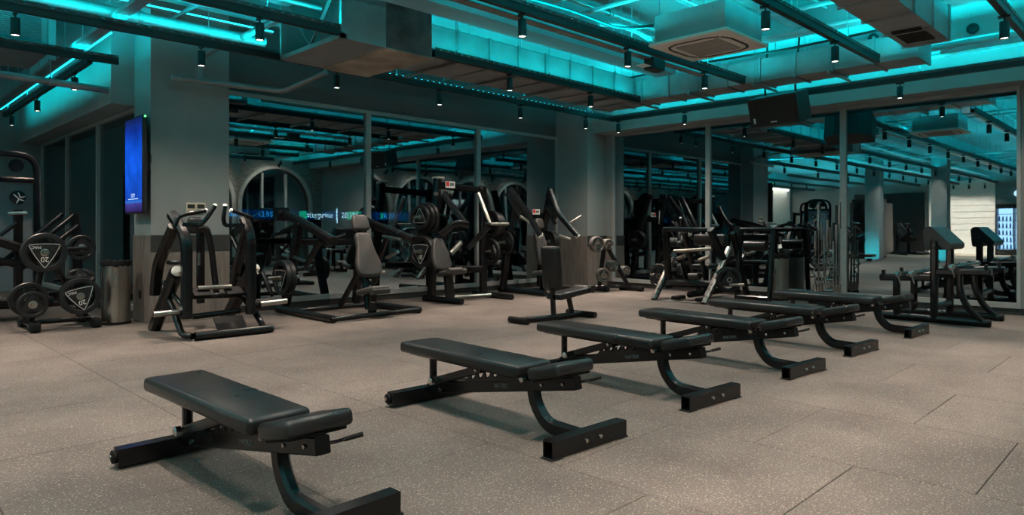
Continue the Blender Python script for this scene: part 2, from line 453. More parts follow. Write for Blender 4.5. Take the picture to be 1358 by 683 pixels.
SPD = {}
def spot_data(power, spill=.07):
    """lamp with a tight beam and a weak wide spill, like a real reflector"""
    if (power, spill) not in SPD:
        l = bpy.data.lights.new('spot_light', 'SPOT'); l.energy = SPOT_W*power; l.color = SPOT_COL; l.spot_size = math.radians(140); l.spot_blend = 1.0; l.shadow_soft_size = .018
        l.use_nodes = True; nt = l.node_tree; em = nt.nodes['Emission']
        tc = nt.nodes.new('ShaderNodeTexCoord'); sp = nt.nodes.new('ShaderNodeSeparateXYZ'); nt.links.new(tc.outputs['Normal'], sp.inputs[0])
        ab = nt.nodes.new('ShaderNodeMath'); ab.operation = 'ABSOLUTE'; nt.links.new(sp.outputs['Z'], ab.inputs[0])
        pw = nt.nodes.new('ShaderNodeMath'); pw.operation = 'POWER'; pw.inputs[1].default_value = 14; nt.links.new(ab.outputs[0], pw.inputs[0])
        ma = nt.nodes.new('ShaderNodeMath'); ma.operation = 'MULTIPLY_ADD'; ma.inputs[1].default_value = 3.1; ma.inputs[2].default_value = spill; nt.links.new(pw.outputs[0], ma.inputs[0])
        nt.links.new(ma.outputs[0], em.inputs['Strength']); SPD[(power, spill)] = l
    return SPD[(power, spill)]
SPROTO = [None]
def spot(p, label, group, power=1.0, spill=.07):
    """black cylinder downlight hanging under a rail; p is the point on the rail's underside"""
    if SPROTO[0] is None:
        r = thing('track_spotlight', '', 'spotlight', (0, 0, 0), group)
        MB().box((0, 0, -.012), (.03, .10, .024)).build('adapter', DARKM, r, smooth=False)
        MB().tube([(0, 0, -.02), (0, 0, -.065)], .008, 8).build('stem', DARKM, r)
        MB().lathe((0, 0, 0), (0, 0, -1), [(0, .06), (.040, .06), (.042, .064), (.042, .225), (.036, .225), (.034, .212)], 20).build('housing', DARKM, r)
        MB().lathe((0, 0, -.218), (0, 0, -1), [(0, 0), (.034, 0)], 16).build('lens', LENS, r)
        SPROTO[0] = r; o = r
    else: o = copy_tree(SPROTO[0])
    o.location = p; o['label'] = label; o['group'] = group; o['category'] = 'spotlight'
    l = spot_data(power, spill)
    q = bpy.data.objects.new('spot_light', l); C.objects.link(q); q.parent = o; q.location = (0, 0, -.232)
    return o

XW, XE = -14.5, 9.2
rail('black light rail running along the left glass wall, nearest to it', 'X', XW, 10.68, 7.93, power=.42)
rail('black light rail second from the left glass wall, met by the big duct', 'X', XW, 3.85, 6.45, power=1)
rail('black light rail beyond the big duct, in front of the silver duct side', 'X', 5.12, 9.40, 6.45, power=.3)
rail('black light rail passing just left of the ceiling air conditioner', 'X', XW, 9.22, 4.55)
rail('black light rail passing just right of the ceiling air conditioner', 'X', XW, 9.24, 2.80)
rail('black light rail in the top right corner, beyond the grille duct', 'X', XW, 9.6, 1.30)
rail('black light rail along the right glass wall over the loudspeaker', 'Y', YB+.2, 7.96, 10.68, power=1.7)
rail('black light rail ending beside the pillar above the plate rack', 'X', XW, 2.57, 9.58)
rail('short black rail along the teal beam at the far left', 'Y', 9.75, 15.6, 2.30, led=False)
rail('light rail behind the viewer, seen only in the glass', 'X', XW, 9.6, -.25)
for y in (11.3, 13.0, 14.7):
    rail('light rail over the far wing, seen only in the glass', 'X', XW, -3.0, y, group='rails over the far wing')

ORD = ['leftmost', 'second', 'third', 'fourth', 'fifth', 'sixth', 'seventh']
def rowspots(xs, y, what, grp, seen, pw=1.0, spill=.07):
    k = 0
    for X in xs:
        if X > seen:
            lb = 'black spotlight under %s, %s%s' % (what, ORD[k], ' in view' if k == 0 else ' from left'); k += 1
        else: lb = 'black cylinder spotlight under %s, seen only in the glass' % what
        spot((X, y, ZR), lb, grp, pw, spill)
GX = [-9.07+1.72*k for k in range(12)]
rowspots([X for X in GX if X < 10.0], 7.93, 'the rail nearest the left glass', 'spotlights on the left wall rail', 1.0, 1.2, .62)
rowspots([X for X in GX if X < 8.4 and abs(X-4.6) > .9], 6.45, 'the rail by the big duct', 'spotlights on the big duct rail', 1.0, .8)
rowspots([X for X in GX if X < 8.5], 4.55, 'the rail left of the air conditioner', 'spotlights left of the air conditioner', 4.0, 1.6)
rowspots([X-.3 for X in GX if X-.3 < 8.5], 2.80, 'the rail right of the air conditioner', 'spotlights right of the air conditioner', 5.5, .6)
rowspots([X-.1 for X in GX if X-.1 < 9.5], 1.30, 'the rail beyond the grille duct', 'spotlights beyond the grille duct', 7.8, 1.9)
for X in GX[2:]: spot((X, -.25, ZR), 'black cylinder spotlight behind the viewer, seen only in the glass', 'spotlights behind the viewer', 1.6).rotation_euler = (-.95, 0, 0)
for X in GX[:4]: spot((X, 13.0, ZR), 'black cylinder spotlight over the far wing, seen only in the glass', 'spotlights over the far wing')
for X in (-4.5, -1.5, 1.3): spot((X, 9.58, ZR), 'black cylinder spotlight under the rail beside the left pillar', 'spotlights by the left pillar', 1.0, .6)
for k, Y in enumerate((7.80, 6.37, 2.94, 1.2)): spot((10.68, Y, ZR), 'black cylinder spotlight on right glass wall rail, '+['nearest the corner pillar', 'second from the corner pillar', 'right of the loudspeaker', 'nearest the right edge'][k], 'spotlights on the right wall rail', 1.0, .6)
for k, Y in enumerate((10.5, 12.8, 14.9)): spot((2.30, Y, ZR), 'black cylinder spotlight on the short rail by the teal beam, '+['nearest', 'middle one', 'farthest'][k], 'spotlights by the teal beam', .4)
for Y in (6.9, 7.5, 8.1, 8.7): spot((XF+.75, Y, 3.3), 'black wall-washing spotlight before the white brick wall', 'spotlights washing the white brick', 8.0)

# ---- ducts
def duct(name, label, a, b, axis, pitch, m=DUCT):
    root = thing(name, label, 'duct', a); a, b = Vector(a), Vector(b)
    k = 0 if axis == 'X' else 1
    n = max(1, round((b[k]-a[k])/pitch)); w = (b[k]-a[k])/n
    for i in range(n):
        p, q = a.copy(), b.copy(); p[k] = a[k]+i*w; q[k] = a[k]+(i+1)*w
        p[k] += .012; q[k] -= .012
        MB().span(p, q).build('duct_section', m, root, smooth=False)
    for i in range(n+1):
        p, q = a-Vector((.022,)*3), b+Vector((.022,)*3); p[k] = a[k]+i*w-.014; q[k] = a[k]+i*w+.014
        MB().span(p, q).build('flange', GALV, root, smooth=False)
    return root
# plenum box with an open framed end
pl = thing('duct_plenum', 'big grey duct plenum box with braced teal-lit end, hanging before the left wall', 'duct', (3.85, 6.4, 3.25))
MB().span((4.42, 6.42, 3.25), (5.07, 7.8, 4.05)).build('insulated_box', INSUL, pl, smooth=False)
MB().span((3.9, 6.42, 3.25), (4.42, 6.46, 4.05)).build('side_panel', DUCT, pl, smooth=False)
MB().span((3.9, 7.76, 3.25), (4.42, 7.8, 4.05)).build('side_panel', DUCT, pl, smooth=False)
MB().span((3.9, 6.46, 3.25), (4.42, 7.76, 3.28)).build('bottom_panel', DUCT, pl, smooth=False)
MB().span((4.42, 6.40, 3.235), (5.07, 7.8, 3.25)).build('bottom_panel', mat('duct board browned by floor bounce', (.30, .25, .20), .8, 0, .4, 3), pl, smooth=False)  # warm bounce from the floor put into the brown of this underside
MB().span((4.36, 6.46, 3.28), (4.42, 7.76, 4.05)).build('back_panel', INSUL, pl, smooth=False)
for y in (6.40, 7.76): MB().span((3.84, y, 3.25), (3.90, y+.04, 4.05)).build('frame_post', GALV, pl, smooth=False)
for z in (3.25, 4.01): MB().span((3.84, 6.40, z), (3.90, 7.80, z+.05)).build('frame_rail', GALV, pl, smooth=False)
for p, q in (((3.87, 6.42, 4.0), (3.87, 7.1, 3.3)), ((3.87, 7.78, 4.0), (3.87, 7.1, 3.3))): bar(pl, 'brace', [p, q], .04, .012, GALV)
duct('supply_duct', 'long silver duct running beside the left wall rail behind the big plenum', (5.1, 6.62, 3.35), (9.5, 7.5, 3.72), 'X', .55)
duct('supply_duct', 'silver duct running along the right wall above the loudspeaker', (9.53, 2.42, 3.35), (10.05, 7.5, 3.67), 'Y', .51)
gd = duct('grille_duct', 'short duct with a black floor grille hanging in the top right', (2.6, 1.82, 3.2), (8.27, 2.24, 3.54), 'X', .63)
g = MB().span((7.55, 1.9, 3.190), (8.1, 2.16, 3.199)).build('grille', DARKM, gd, smooth=False)
for i in range(12): MB().box((7.575+i*.046, 2.03, 3.187), (.012, .26, .014), Matrix.Rotation(.6, 3, 'Y')).build('grille_slat', FRAME, g, smooth=False)
# louvred unit over the plate rack
lv = thing('louvre_unit', 'teal-lit louvred air unit in a steel frame at the upper left', 'air unit', (-.6, 10.5, 3.55))
MB().span((-.6, 10.55, 3.5), (2.02, 11.8, 4.05)).build('casing', DUCT, lv, smooth=False)
for i in range(14): MB().box((.69, 10.53, 3.6+i*.027), (2.5, .05, .006), Matrix.Rotation(.6, 3, 'X')).build('louvre', GALV, lv, smooth=False)
for p, q in (((-.6, 10.47, 3.55), (2.05, 10.52, 3.60)), ((-.6, 10.47, 3.98), (2.05, 10.52, 4.03)), ((2.0, 10.45, 3.40), (2.08, 10.52, 4.2))): MB().span(p, q).build('frame_bar', GALV, lv, smooth=False)
# cable trays and pipes
def tray(label, axis, a, b, c, z, w=.16, h=.05, m=GALV):
    r = thing('cable_tray', label, 'cable tray', (a, c, z) if axis == 'X' else (c, a, z))
    def P(u, v, q): return (u, c+v, q) if axis == 'X' else (c+v, u, q)
    def sp(u0, u1, v0, v1, z0, z1, nm):
        p, q = P(u0, v0, z0), P(u1, v1, z1); MB().span([min(i, j) for i, j in zip(p, q)], [max(i, j) for i, j in zip(p, q)]).build(nm, m, r, smooth=False)
    sp(a, b, -w/2, w/2, z, z+.006, 'tray_floor'); sp(a, b, -w/2, -w/2+.006, z, z+h, 'tray_side'); sp(a, b, w/2-.006, w/2, z, z+h, 'tray_side')
    u = a+.5
    while u < b:
        for v in (-w/2, w/2): MB().tube([P(u, v, z), P(u, v, ZC)], .005, 6).build('hanger_rod', GALV, r)
        u += 1.6
    return r
tray('brown slotted cable tray left of the air conditioner rail', 'X', XW, 9.0, 4.98, 3.40, .12)
tray('cable tray running away above the plate rack at the left', 'Y', 6.9, 15.6, 2.15, 3.42, .12)
tray('slotted cable tray along the right wall beyond the grille duct', 'Y', YB+.2, 2.3, 10.15, 3.45, .2)
tray('cable tray high over the middle of the room', 'X', XW, 9.0, 3.6, 3.85, .3)
tray('cable tray high behind the viewer, seen only in the glass', 'X', XW, 9.0, .2, 3.8, .3)
tray('cable tray high between the two nearest rails', 'X', XW, 3.7, 7.2, 3.75, .25)
def pipe(label, pts, r, m=GALV, f=.1, clamp=0):
    pts = [Vector(p) for p in pts]
    root = thing('ceiling_pipe', label, 'pipe', pts[0])
    MB().tube(fil(pts, f), r, 12).build('pipe_run', m, root)
    a, b = pts[0], pts[1]
    n = int((b-a).length/1.5)
    for i in range(1, n+1):
        c = a+(b-a)*(i/(n+1)); h = MB().tube([c, (c.x, c.y, ZC)], .006, 6).build('hanger_rod', GALV, root)
        MB().lathe(c-(b-a).normalized()*.02, b-a, [(r, 0), (r+.01, 0), (r+.01, .04), (r, .04)], 12).build('clamp', GALV, h)
    return root
pipe('thick silver pipe lit teal along the left wall rail', [(XW, 8.12, 3.52), (3.8, 8.12, 3.52)], .06, DUCT)
p3 = pipe('grey pipe across the face of the left pillar, bent up at its end', [at(228, 103, Y=9.2), at(375, 121, Y=9.2), at(433, 96, Y=8.5)], .042)
MB().tube([at(266, 106, Y=9.2), at(266, 76, Y=9.2), at(290, 64, Y=8.7)], .03, 10).build('branch', GALV, p3)
pipe('grey pipe crossing before the left teal beam', [at(-60, 89, Y=10.2), at(176, 125, Y=10.2)], .045)
pipe('slim conduit under the slab left of the air conditioner', [(4.2, 5.15, 3.9), (8.2, 5.15, 3.9)], .03)
pipe('slim conduit beside the second rail', [(XW, 6.75, 3.62), (3.8, 6.75, 3.62)], .025)
pipe('conduit pair member along the right wall beam', [(10.9, YB, 3.62), (10.9, 8.6, 3.62)], .03)
pipe('conduit above the rail at the right glass wall', [(11.1, YB, 3.78), (11.1, 8.6, 3.78)], .05, DUCT)
pipe('diagonal silver conduit crossing above the first rail', [at(300, 60, Z=3.5), at(372, 24, Z=3.55)], .04)
pipe('conduit under the slab between the air conditioner and the right duct', [(9.3, 1.5, 3.95), (9.3, 5.5, 3.95)], .04)
def ledtube(label, a, b):
    r = thing('strip_lamp', label, 'strip light', a)
    a, b = Vector(a), Vector(b)
    MB().bar([a, b], .05, .04).build('housing', GALV, r)
    off = Vector((0, .034, 0)) if abs((b-a).x) > abs((b-a).y) else Vector((0, 0, .03))
    MB().bar([a-off, b-off], .02, .02).build('diffuser', LEDM, r)
    for t in (.1, .9):
        c = a.lerp(b, t); MB().tube([c, (c.x, c.y, ZC)], .005, 6).build('hanger_rod', GALV, r)
    return r
ledtube('thin bright teal strip light above the rail at the upper left', (1.3, 8.75, 3.85), (4.2, 8.75, 3.85))
lt_ = ledtube('bright teal strip light running away over the plate rack', (2.24, 8.6, 3.45), (2.24, 15.6, 3.45))
al = area(lt_, 'strip_light', (2.275, 12.6, 3.45), .04, 5.6, LED_W*5.6*.16, LED_COL); al.rotation_euler = (0, -PI/2, 0); al.data.size, al.data.size_y = .04, 5.6  # sideways light added to wash the wing beam teal
ledtube('glowing teal tube in place of a lit pipe along the left wall rail past the plenum', (5.3, 8.16, 3.44), (10.3, 8.16, 3.44))  # its glow stands in for a pipe lit teal from the rail
ledtube('teal strip light under the slab behind the air conditioner', (5.8, 4.40, 3.98), (7.7, 4.40, 3.98))
ul = thing('strip_lamp', 'added teal strip lamp on the long silver duct, brightening the slab', 'strip light', (5.3, 7.0, 3.745))  # unseen lamp added to brighten the slab above the duct
MB().span((5.3, 6.97, 3.745), (9.4, 7.03, 3.775)).build('housing', GALV, ul, smooth=False)
MB().span((5.32, 6.985, 3.775), (9.38, 7.015, 3.785)).build('diffuser', LEDM, ul, smooth=False)
area(ul, 'strip_light', (7.35, 7.0, 3.80), 4.0, .03, LED_W*4*1.3, LED_COL)
# ceiling cassette air conditioner
ac = thing('ceiling_air_conditioner', 'square beige ceiling cassette air conditioner with four curved outlets', 'air conditioner', (6.92, 3.83, 3.235))
MB().rbox((.95, .95, .045), .02, 3, c=(6.92, 3.83, 3.257)).build('panel', BEIGE, ac)
MB().span((6.5, 3.41, 3.28), (7.34, 4.25, 3.58)).build('casing', DUCT, ac, smooth=False)
MB().rbox((.52, .52, .02), .008, 2, c=(6.92, 3.83, 3.233)).build('intake_grille', BEIGED, ac)
for k in range(4):
    a = k*PI/2; M = Matrix.Rotation(a, 4, 'Z')
    pts = [Vector((6.92, 3.83, 3.233))+M @ Vector((u, .36-.5*max(0, abs(u)-.2), 0)) for u in (-.30, -.24, -.18, 0, .18, .24, .30)]
    MB().bar(pts, .03, .006).build('outlet_slot', DARKM, ac)
    c = Vector((6.92, 3.83, 0))+M @ Vector((.44, .3, 0))
    MB().tube([(c.x, c.y, 3.5), (c.x, c.y, ZC)], .006, 6).build('hanger_rod', GALV, ac)
for x, y in ((9.0, 4.1), (9.0, 3.4)):
    pass
# box and hoses beside the cassette
jb = thing('junction_box', 'small black box hanging between the second duct and the air conditioner', 'junction box', (7.0, 4.98, 3.2))
MB().rbox((.26, .16, .16), .01, 1, c=at(868, 86, Y=4.95)).build('body', DARKM, jb)
MB().tube([at(868, 78, Y=4.95), at(868, 60, Y=4.95)], .01, 6).build('hanger_rod', GALV, jb)
MB().span(at(852, 90, Y=4.99), at(854, 84, Y=4.86)).build('label_plate', WHITE, jb, smooth=False)
tag(MB().tube(fil([at(795, 32, Y=4.8), at(820, 33, Y=4.75), at(845, 42, Y=4.7), at(862, 52, Y=4.5), at(880, 50, Y=4.3)], .1), .03, 8).build('insulated_hose', DUCT), 'silver hose running to the left side of the air conditioner', 'hose')
for (x, y) in ((1120, 54), (1158, 51), (1290, 38)):
    c = at(x, y, X=11.33); r = thing('jet_nozzle', {1120: 'round black nozzle left of the grille duct on the teal beam', 1158: 'round black nozzle hard by the grille duct end', 1290: 'round black nozzle right of the grille duct'}[x], 'air nozzle', c)
    MB().lathe(c, (-1, 0, 0), [(.075, -.02), (.075, .02), (.055, .03), (.05, .02), (0, .01)], 16).build('ring', DARKM, r)
# loudspeaker
sp = thing('loudspeaker', 'large black loudspeaker tilted down in front of the right glass wall', 'loudspeaker', (10.35, 4.5, 3.05))
M = Matrix.Translation((10.35, 4.5, 3.07)) @ Matrix.Rotation(-.12, 4, 'Z') @ Matrix.Rotation(-.28, 4, 'Y')
poly = [(-.24, -.40), (.12, -.40), (.26, -.2), (.26, .2), (.12, .40), (-.24, .40)]
MB().prism(poly, -.22, .22, lambda u, v, d: M @ Vector((u, v, d))).build('cabinet', mat('black speaker box', (.012, .012, .013), .55, 0, .2, 9, .1, 200), sp, smooth=False)
MB().prism([(-.25, -.37), (-.24, -.37), (-.24, .37), (-.25, .37)], -.19, .19, lambda u, v, d: M @ Vector((u, v, d))).build('grille', DARKM, sp, smooth=False)
MB().prism([(-.256, .30), (-.25, .30), (-.25, .33), (-.256, .33)], -.16, -.08, lambda u, v, d: M @ Vector((u, v, d))).build('badge', WHITE, sp, smooth=False)
MB().prism([(-.256, -.05), (-.25, -.05), (-.25, .05), (-.256, .05)], -.17, -.155, lambda u, v, d: M @ Vector((u, v, d))).build('badge', WHITE, sp, smooth=False)
for v in (-.25, .25): bar(sp, 'bracket', [M @ Vector((.05, v, .2)), M @ Vector((.05, v, .3)), (10.45, 4.5+v, ZC)], .03, .012, DARKM)

# cross struts, sprinkler line and cable bundles that clutter the ceiling void
def strut(label, a, b, w=.045, m=GALV):
    a, b = Vector(a), Vector(b); r = thing('cross_strut', label, 'ceiling strut', a)
    bar(r, 'channel', [a, b], w, w, m)
    for t in (.06, .94):
        c = a.lerp(b, t); h = MB().tube([c, (c.x, c.y, ZC)], .006, 6).build('hanger_rod', GALV, r)
        MB().lathe(c-Vector((0, 0, w/2+.012)), (0, 0, 1), [(0, 0), (.016, 0), (.016, .012), (0, .012)], 6).build('nut', GALV, h)
for k, X in enumerate((5.6, 6.7, 7.8, 8.9)):
    strut('steel strut under the long silver duct, %s from the plenum' % ['first', 'second', 'third', 'fourth'][k], (X, 6.5, 3.31), (X, 7.66, 3.31), .035)
for k, Y in enumerate((6.6, 5.55, 4.5, 3.45)):
    strut('steel strut under the right wall duct, %s from the corner' % ['first', 'second', 'third', 'fourth'][k], (9.4, Y, 3.31), (10.2, Y, 3.31), .035)
for k, X in enumerate((-.4, 1.2, 2.9)):
    strut('strut crossing high at the upper left, %s from the pillar' % ['third', 'second', 'nearest'][k], (X, 5.8, 3.72), (X, 8.9, 3.72))
for k, X in enumerate((5.6, 6.15, 7.75, 8.6)):
    strut('strut high between the rails beside the air conditioner, %s from left' % ['first', 'second', 'third', 'fourth'][k], (X, 2.3, 3.70), (X, 5.5, 3.70))
for k, X in enumerate((-8.0, -5.5, -3.0)):
    strut('strut high in the far ceiling seen only in the glass, %s' % ['farthest', 'middle one', 'nearest'][k], (X, 1.0, 3.68), (X, 9.0, 3.68), .06)
sk = pipe('sprinkler pipe high over the benches with small drops', [(XW, 3.25, 3.98), (8.8, 3.25, 3.98)], .022)
for i in range(6):
    x = -1.0+i*1.75; MB().tube([(x, 3.25, 3.98), (x, 3.25, 3.74)], .012, 8).build('drop', GALV, sk)
    MB().lathe((x, 3.25, 3.72), (0, 0, 1), [(0, 0), (.03, 0), (.03, .006), (.01, .02), (0, .02)], 10).build('sprinkler_head', CHROME, sk)
def cable(label, pts, r=.018, m=DARKM): return tag(MB().tube(fil(pts, .2), r, 6).build('cable_bundle', m), label, 'cable')
cable('black cable bundle draped along the rail left of the air conditioner', [(3.5, 4.72, 3.55), (4.6, 4.70, 3.50), (5.6, 4.74, 3.56), (6.4, 4.66, 3.50), (6.55, 4.3, 3.5)])
cable('grey cable looping over the rail at the upper left', [(.2, 7.6, 3.74), (1.0, 7.5, 3.62), (1.9, 7.55, 3.70), (2.8, 7.5, 3.60), (3.7, 7.5, 3.72)], .02, GALV)
cable('dark cable run along the right wall duct top', [(9.45, 2.5, 3.75), (9.45, 4.0, 3.72), (9.45, 5.6, 3.76), (9.45, 7.2, 3.72)])

# ------------------------------------------------------------------ adjustable benches
LETTER = mat('pale grey lettering', (.24, .24, .24), .6)
def make_bench():
    r = thing('weight_bench', '', 'weight bench', (0, 0, 0), 'adjustable benches in a row')
    def hollow(a, b, w, h, nm):
        a, b = Vector(a), Vector(b); m = MB(); L = (b-a).length; t = .008
        cx, cy, cz = (a+b)/2
        m.box((cx, cy, cz+h/2-t/2), (L, w, t)).box((cx, cy, cz-h/2+t/2), (L, w, t)).box((cx, cy-w/2+t/2, cz), (L, t, h-2*t)).box((cx, cy+w/2-t/2, cz), (L, t, h-2*t))
        m.box((cx, cy, cz), (L-.12, w-2*t, h-2*t))
        return m.build(nm, FRAME, r, smooth=False)
    ff = hollow((-.31, 0, .052), (.31, 0, .052), .075, .095, 'front_foot')
    for x in (-.05, .07): MB().lathe((x, -.037, .055), (0, -1, 0), [(0, .014), (.011, .012), (.013, 0)], 10).build('bolt', CHROME, ff)
    for x in (-.28, .28): MB().rbox((.09, .085, .008), .003, 1, c=(x, 0, .004)).build('rubber_foot', RUBBER, ff)
    rf = hollow((-.33, 1.47, .055), (.33, 1.47, .055), .075, .09, 'rear_foot')
    MB().box((-.335, 1.47, .055), (.01, .075, .09)).build('end_plate', FRAME, rf, smooth=False)
    for s in (-1, 1): 
        MB().lathe((s*.335, 1.49, .055), (s, 0, 0), [(0, -.012), (.034, -.012), (.034, .018), (.02, .022), (0, .022)], 18).build('wheel', RUBBER, rf)
        MB().lathe((s*.335, 1.49, .055), (s, 0, 0), [(0, .022), (.012, .022), (.012, .03), (0, .031)], 10).build('wheel_bolt', CHROME, rf)
    bar(r, 'front_leg', [(0, .43, .29), (0, .40, .16), (0, .30, .055), (0, .04, .05)], .085, .06, FRAME, .16, up=(1, 0, 0))
    # sloping ladder beam
    a, b = Vector((0, 1.46, .085)), Vector((0, .07, .345)); d = (b-a).normalized(); n = d.cross(Vector((1, 0, 0))); n = n if n.z > 0 else -n
    bm = MB().bar([a, b], .07, .075, up=n, c=.08).build('main_beam', FRAME, r, ang=20)
    L = (b-a).length
    for s in (-1, 1):
        poly = [(.42, 0.03)]
        for k in range(7):
            u = .46+k*.075; poly += [(u, .055), (u+.03, .085), (u+.045, .085), (u+.05, .05)]
        poly += [(1.0, .03)]
        MB().prism(poly, s*.028, s*.035, lambda u, v, w: a+d*u+n*v+Vector((w, 0, 0))).build('ladder', FRAME, r, smooth=False)
    p = a+d*.80-Vector((.036, 0, 0))
    text(bm, 'lettering', 'MATRIX', .038, LETTER, basis(p, d, n), .0006)
    bm2 = a+d*.80+Vector((.036, 0, 0)); text(bm, 'lettering', 'MATRIX', .038, LETTER, basis(bm2, -d, n), .0006)
    # rear post, pivot and strut
    MB().bar([(0, 1.44, .08), (0, 1.44, .335)], .045, .05, up=(1, 0, 0)).build('rear_post', FRAME, r)
    MB().rbox((.07, .07, .012), .004, 1, c=(0, 1.44, .325)).build('post_cap', RUBBER, r)
    pv = MB().tube([(-.075, 1.34, .16), (.075, 1.34, .16)], .017, 12).build('pivot_pin', CHROME, r)
    for s in (-1, 1):
        MB().lathe((s*.075, 1.34, .16), (s, 0, 0), [(0, .0), (.027, 0), (.027, .028), (.02, .034), (0, .034)], 14).build('pivot_cap', CHROME, pv)
        MB().bar([(s*.05, 1.34, .16), (s*.05, .86, .315)], .012, .05, up=(0, 0, 1)).build('strut', FRAME, r)
        MB().lathe((s*.056, .90, .30), (s, 0, 0), [(0, .01), (.012, .008), (.014, 0)], 10).build('strut_bolt', CHROME, r)
        MB().lathe((s*.036, 1.31, .10), (s, 0, 0), [(0, .012), (.012, .01), (.014, 0)], 10).build('beam_bolt', CHROME, r)
        for u in (.03, .20): MB().lathe((s*.036, .12+u, .335-u*.19), (s, 0, 0), [(0, .008), (.009, .006), (.010, 0)], 10).build('seat_bolt', CHROME, r)
        MB().lathe((s*.05, .45, .315), (s, 0, 0), [(0, .03), (.018, .028), (.02, 0)], 12).build('hinge_pin', CHROME, r)
    # pads
    def tp(q): 
        t = (q.y+.61)/1.22; q = q.copy(); q.x *= 1.0+.10*t; return q
    bk = MB().rbox((.30, 1.22, .078), .026, 4, c=(0, 1.02, .372), taper=tp).build('backrest', PAD, r, ang=60)
    MB().rbox((.24, 1.1, .014), .004, 1, c=(0, 1.02, .330)).build('backing_board', RUBBER, bk)
    bar(r, 'backrest_rail', [(0, 1.5, .315), (0, .46, .315)], .05, .03, FRAME)
    M = Matrix.Rotation(-.24, 4, 'X')
    se = MB().rbox((.31, .26, .072), .024, 4, mat=M, c=(0, .20, .405)).build('seat', PAD, r, ang=60)
    MB().rbox((.25, .23, .014), .004, 1, mat=M, c=(0, .195, .364)).build('backing_board', RUBBER, se)
    bar(r, 'seat_bracket', [(0, .36, .315), (0, .09, .37)], .06, .05, FRAME)
    h = tube(r, 'adjusting_lever', [(0, .09, .345), (.05, .07, .345), (.16, .05, .355)], .008, FRAME, .04, 8)
    MB().lathe((.125, .056, .352), (.14, -.03, .015), [(0, -.03), (.010, -.03), (.011, .05), (0, .052)], 10).build('grip', RUBBER, h)
    return r
bench = make_bench()
BL = [((1.41, 2.42), 1.5, 'black adjustable bench nearest the viewer, standing alone at lower left'),
      ((2.99, 2.40), -2.2, 'black adjustable bench second from the left, first of the close row'),
      ((4.35, 2.38), -4.0, 'black adjustable bench third from the left, in front of the upright bench'),
      ((5.77, 2.31), -4.2, 'black adjustable bench fourth from the left in the row'),
      ((7.16, 2.31), -4.2, 'black adjustable bench fifth from the left in the row'),
      ((8.77, 2.24), -2.0, 'black adjustable bench at the far right end of the row')]
for i, ((x, y), a, lb) in enumerate(BL):
    o = bench if i == 0 else copy_tree(bench)
    o.location = (x, y, 0); o.rotation_euler = (0, 0, math.radians(a)); o['label'] = lb
    o['category'] = 'weight bench'; o['group'] = 'adjustable benches in a row'

# upright bench behind the third one
u = thing('upright_bench', 'small black upright bench with padded back behind the row of benches', 'bench', (6.75, 6.0, 0))
tube(u, 'base_bar', [(6.22, 6.12, .045), (6.75, 6.0, .045), (7.35, 6.0, .045)], .04, FRAME)
tube(u, 'cross_foot', [(6.24, 5.95, .045), (6.24, 6.28, .045)], .042, FRAME)
tube(u, 'cross_foot', [(7.35, 5.75, .045), (7.35, 6.25, .045)], .042, FRAME)
bar(u, 'back_post', [(6.78, 6.0, .06), (6.74, 6.0, .55)], .06, .07, FRAME)
bar(u, 'seat_post', [(7.16, 6.0, .05), (7.08, 6.0, .31)], .06, .07, FRAME)
M = Matrix.Rotation(-.10, 4, 'Y')
MB().rbox((.10, .31, .58), .042, 4, mat=M, c=(6.74, 6.0, .70)).build('backrest', PAD, u, ang=60)
MB().rbox((.66, .28, .085), .03, 4, mat=Matrix.Rotation(-.09, 4, 'Y'), c=(7.10, 6.0, .345)).build('seat', PAD, u, ang=60)
MB().tube([(7.41, 5.84, .385), (7.41, 6.16, .385)], .05, 14).build('seat_roll', PAD, u)

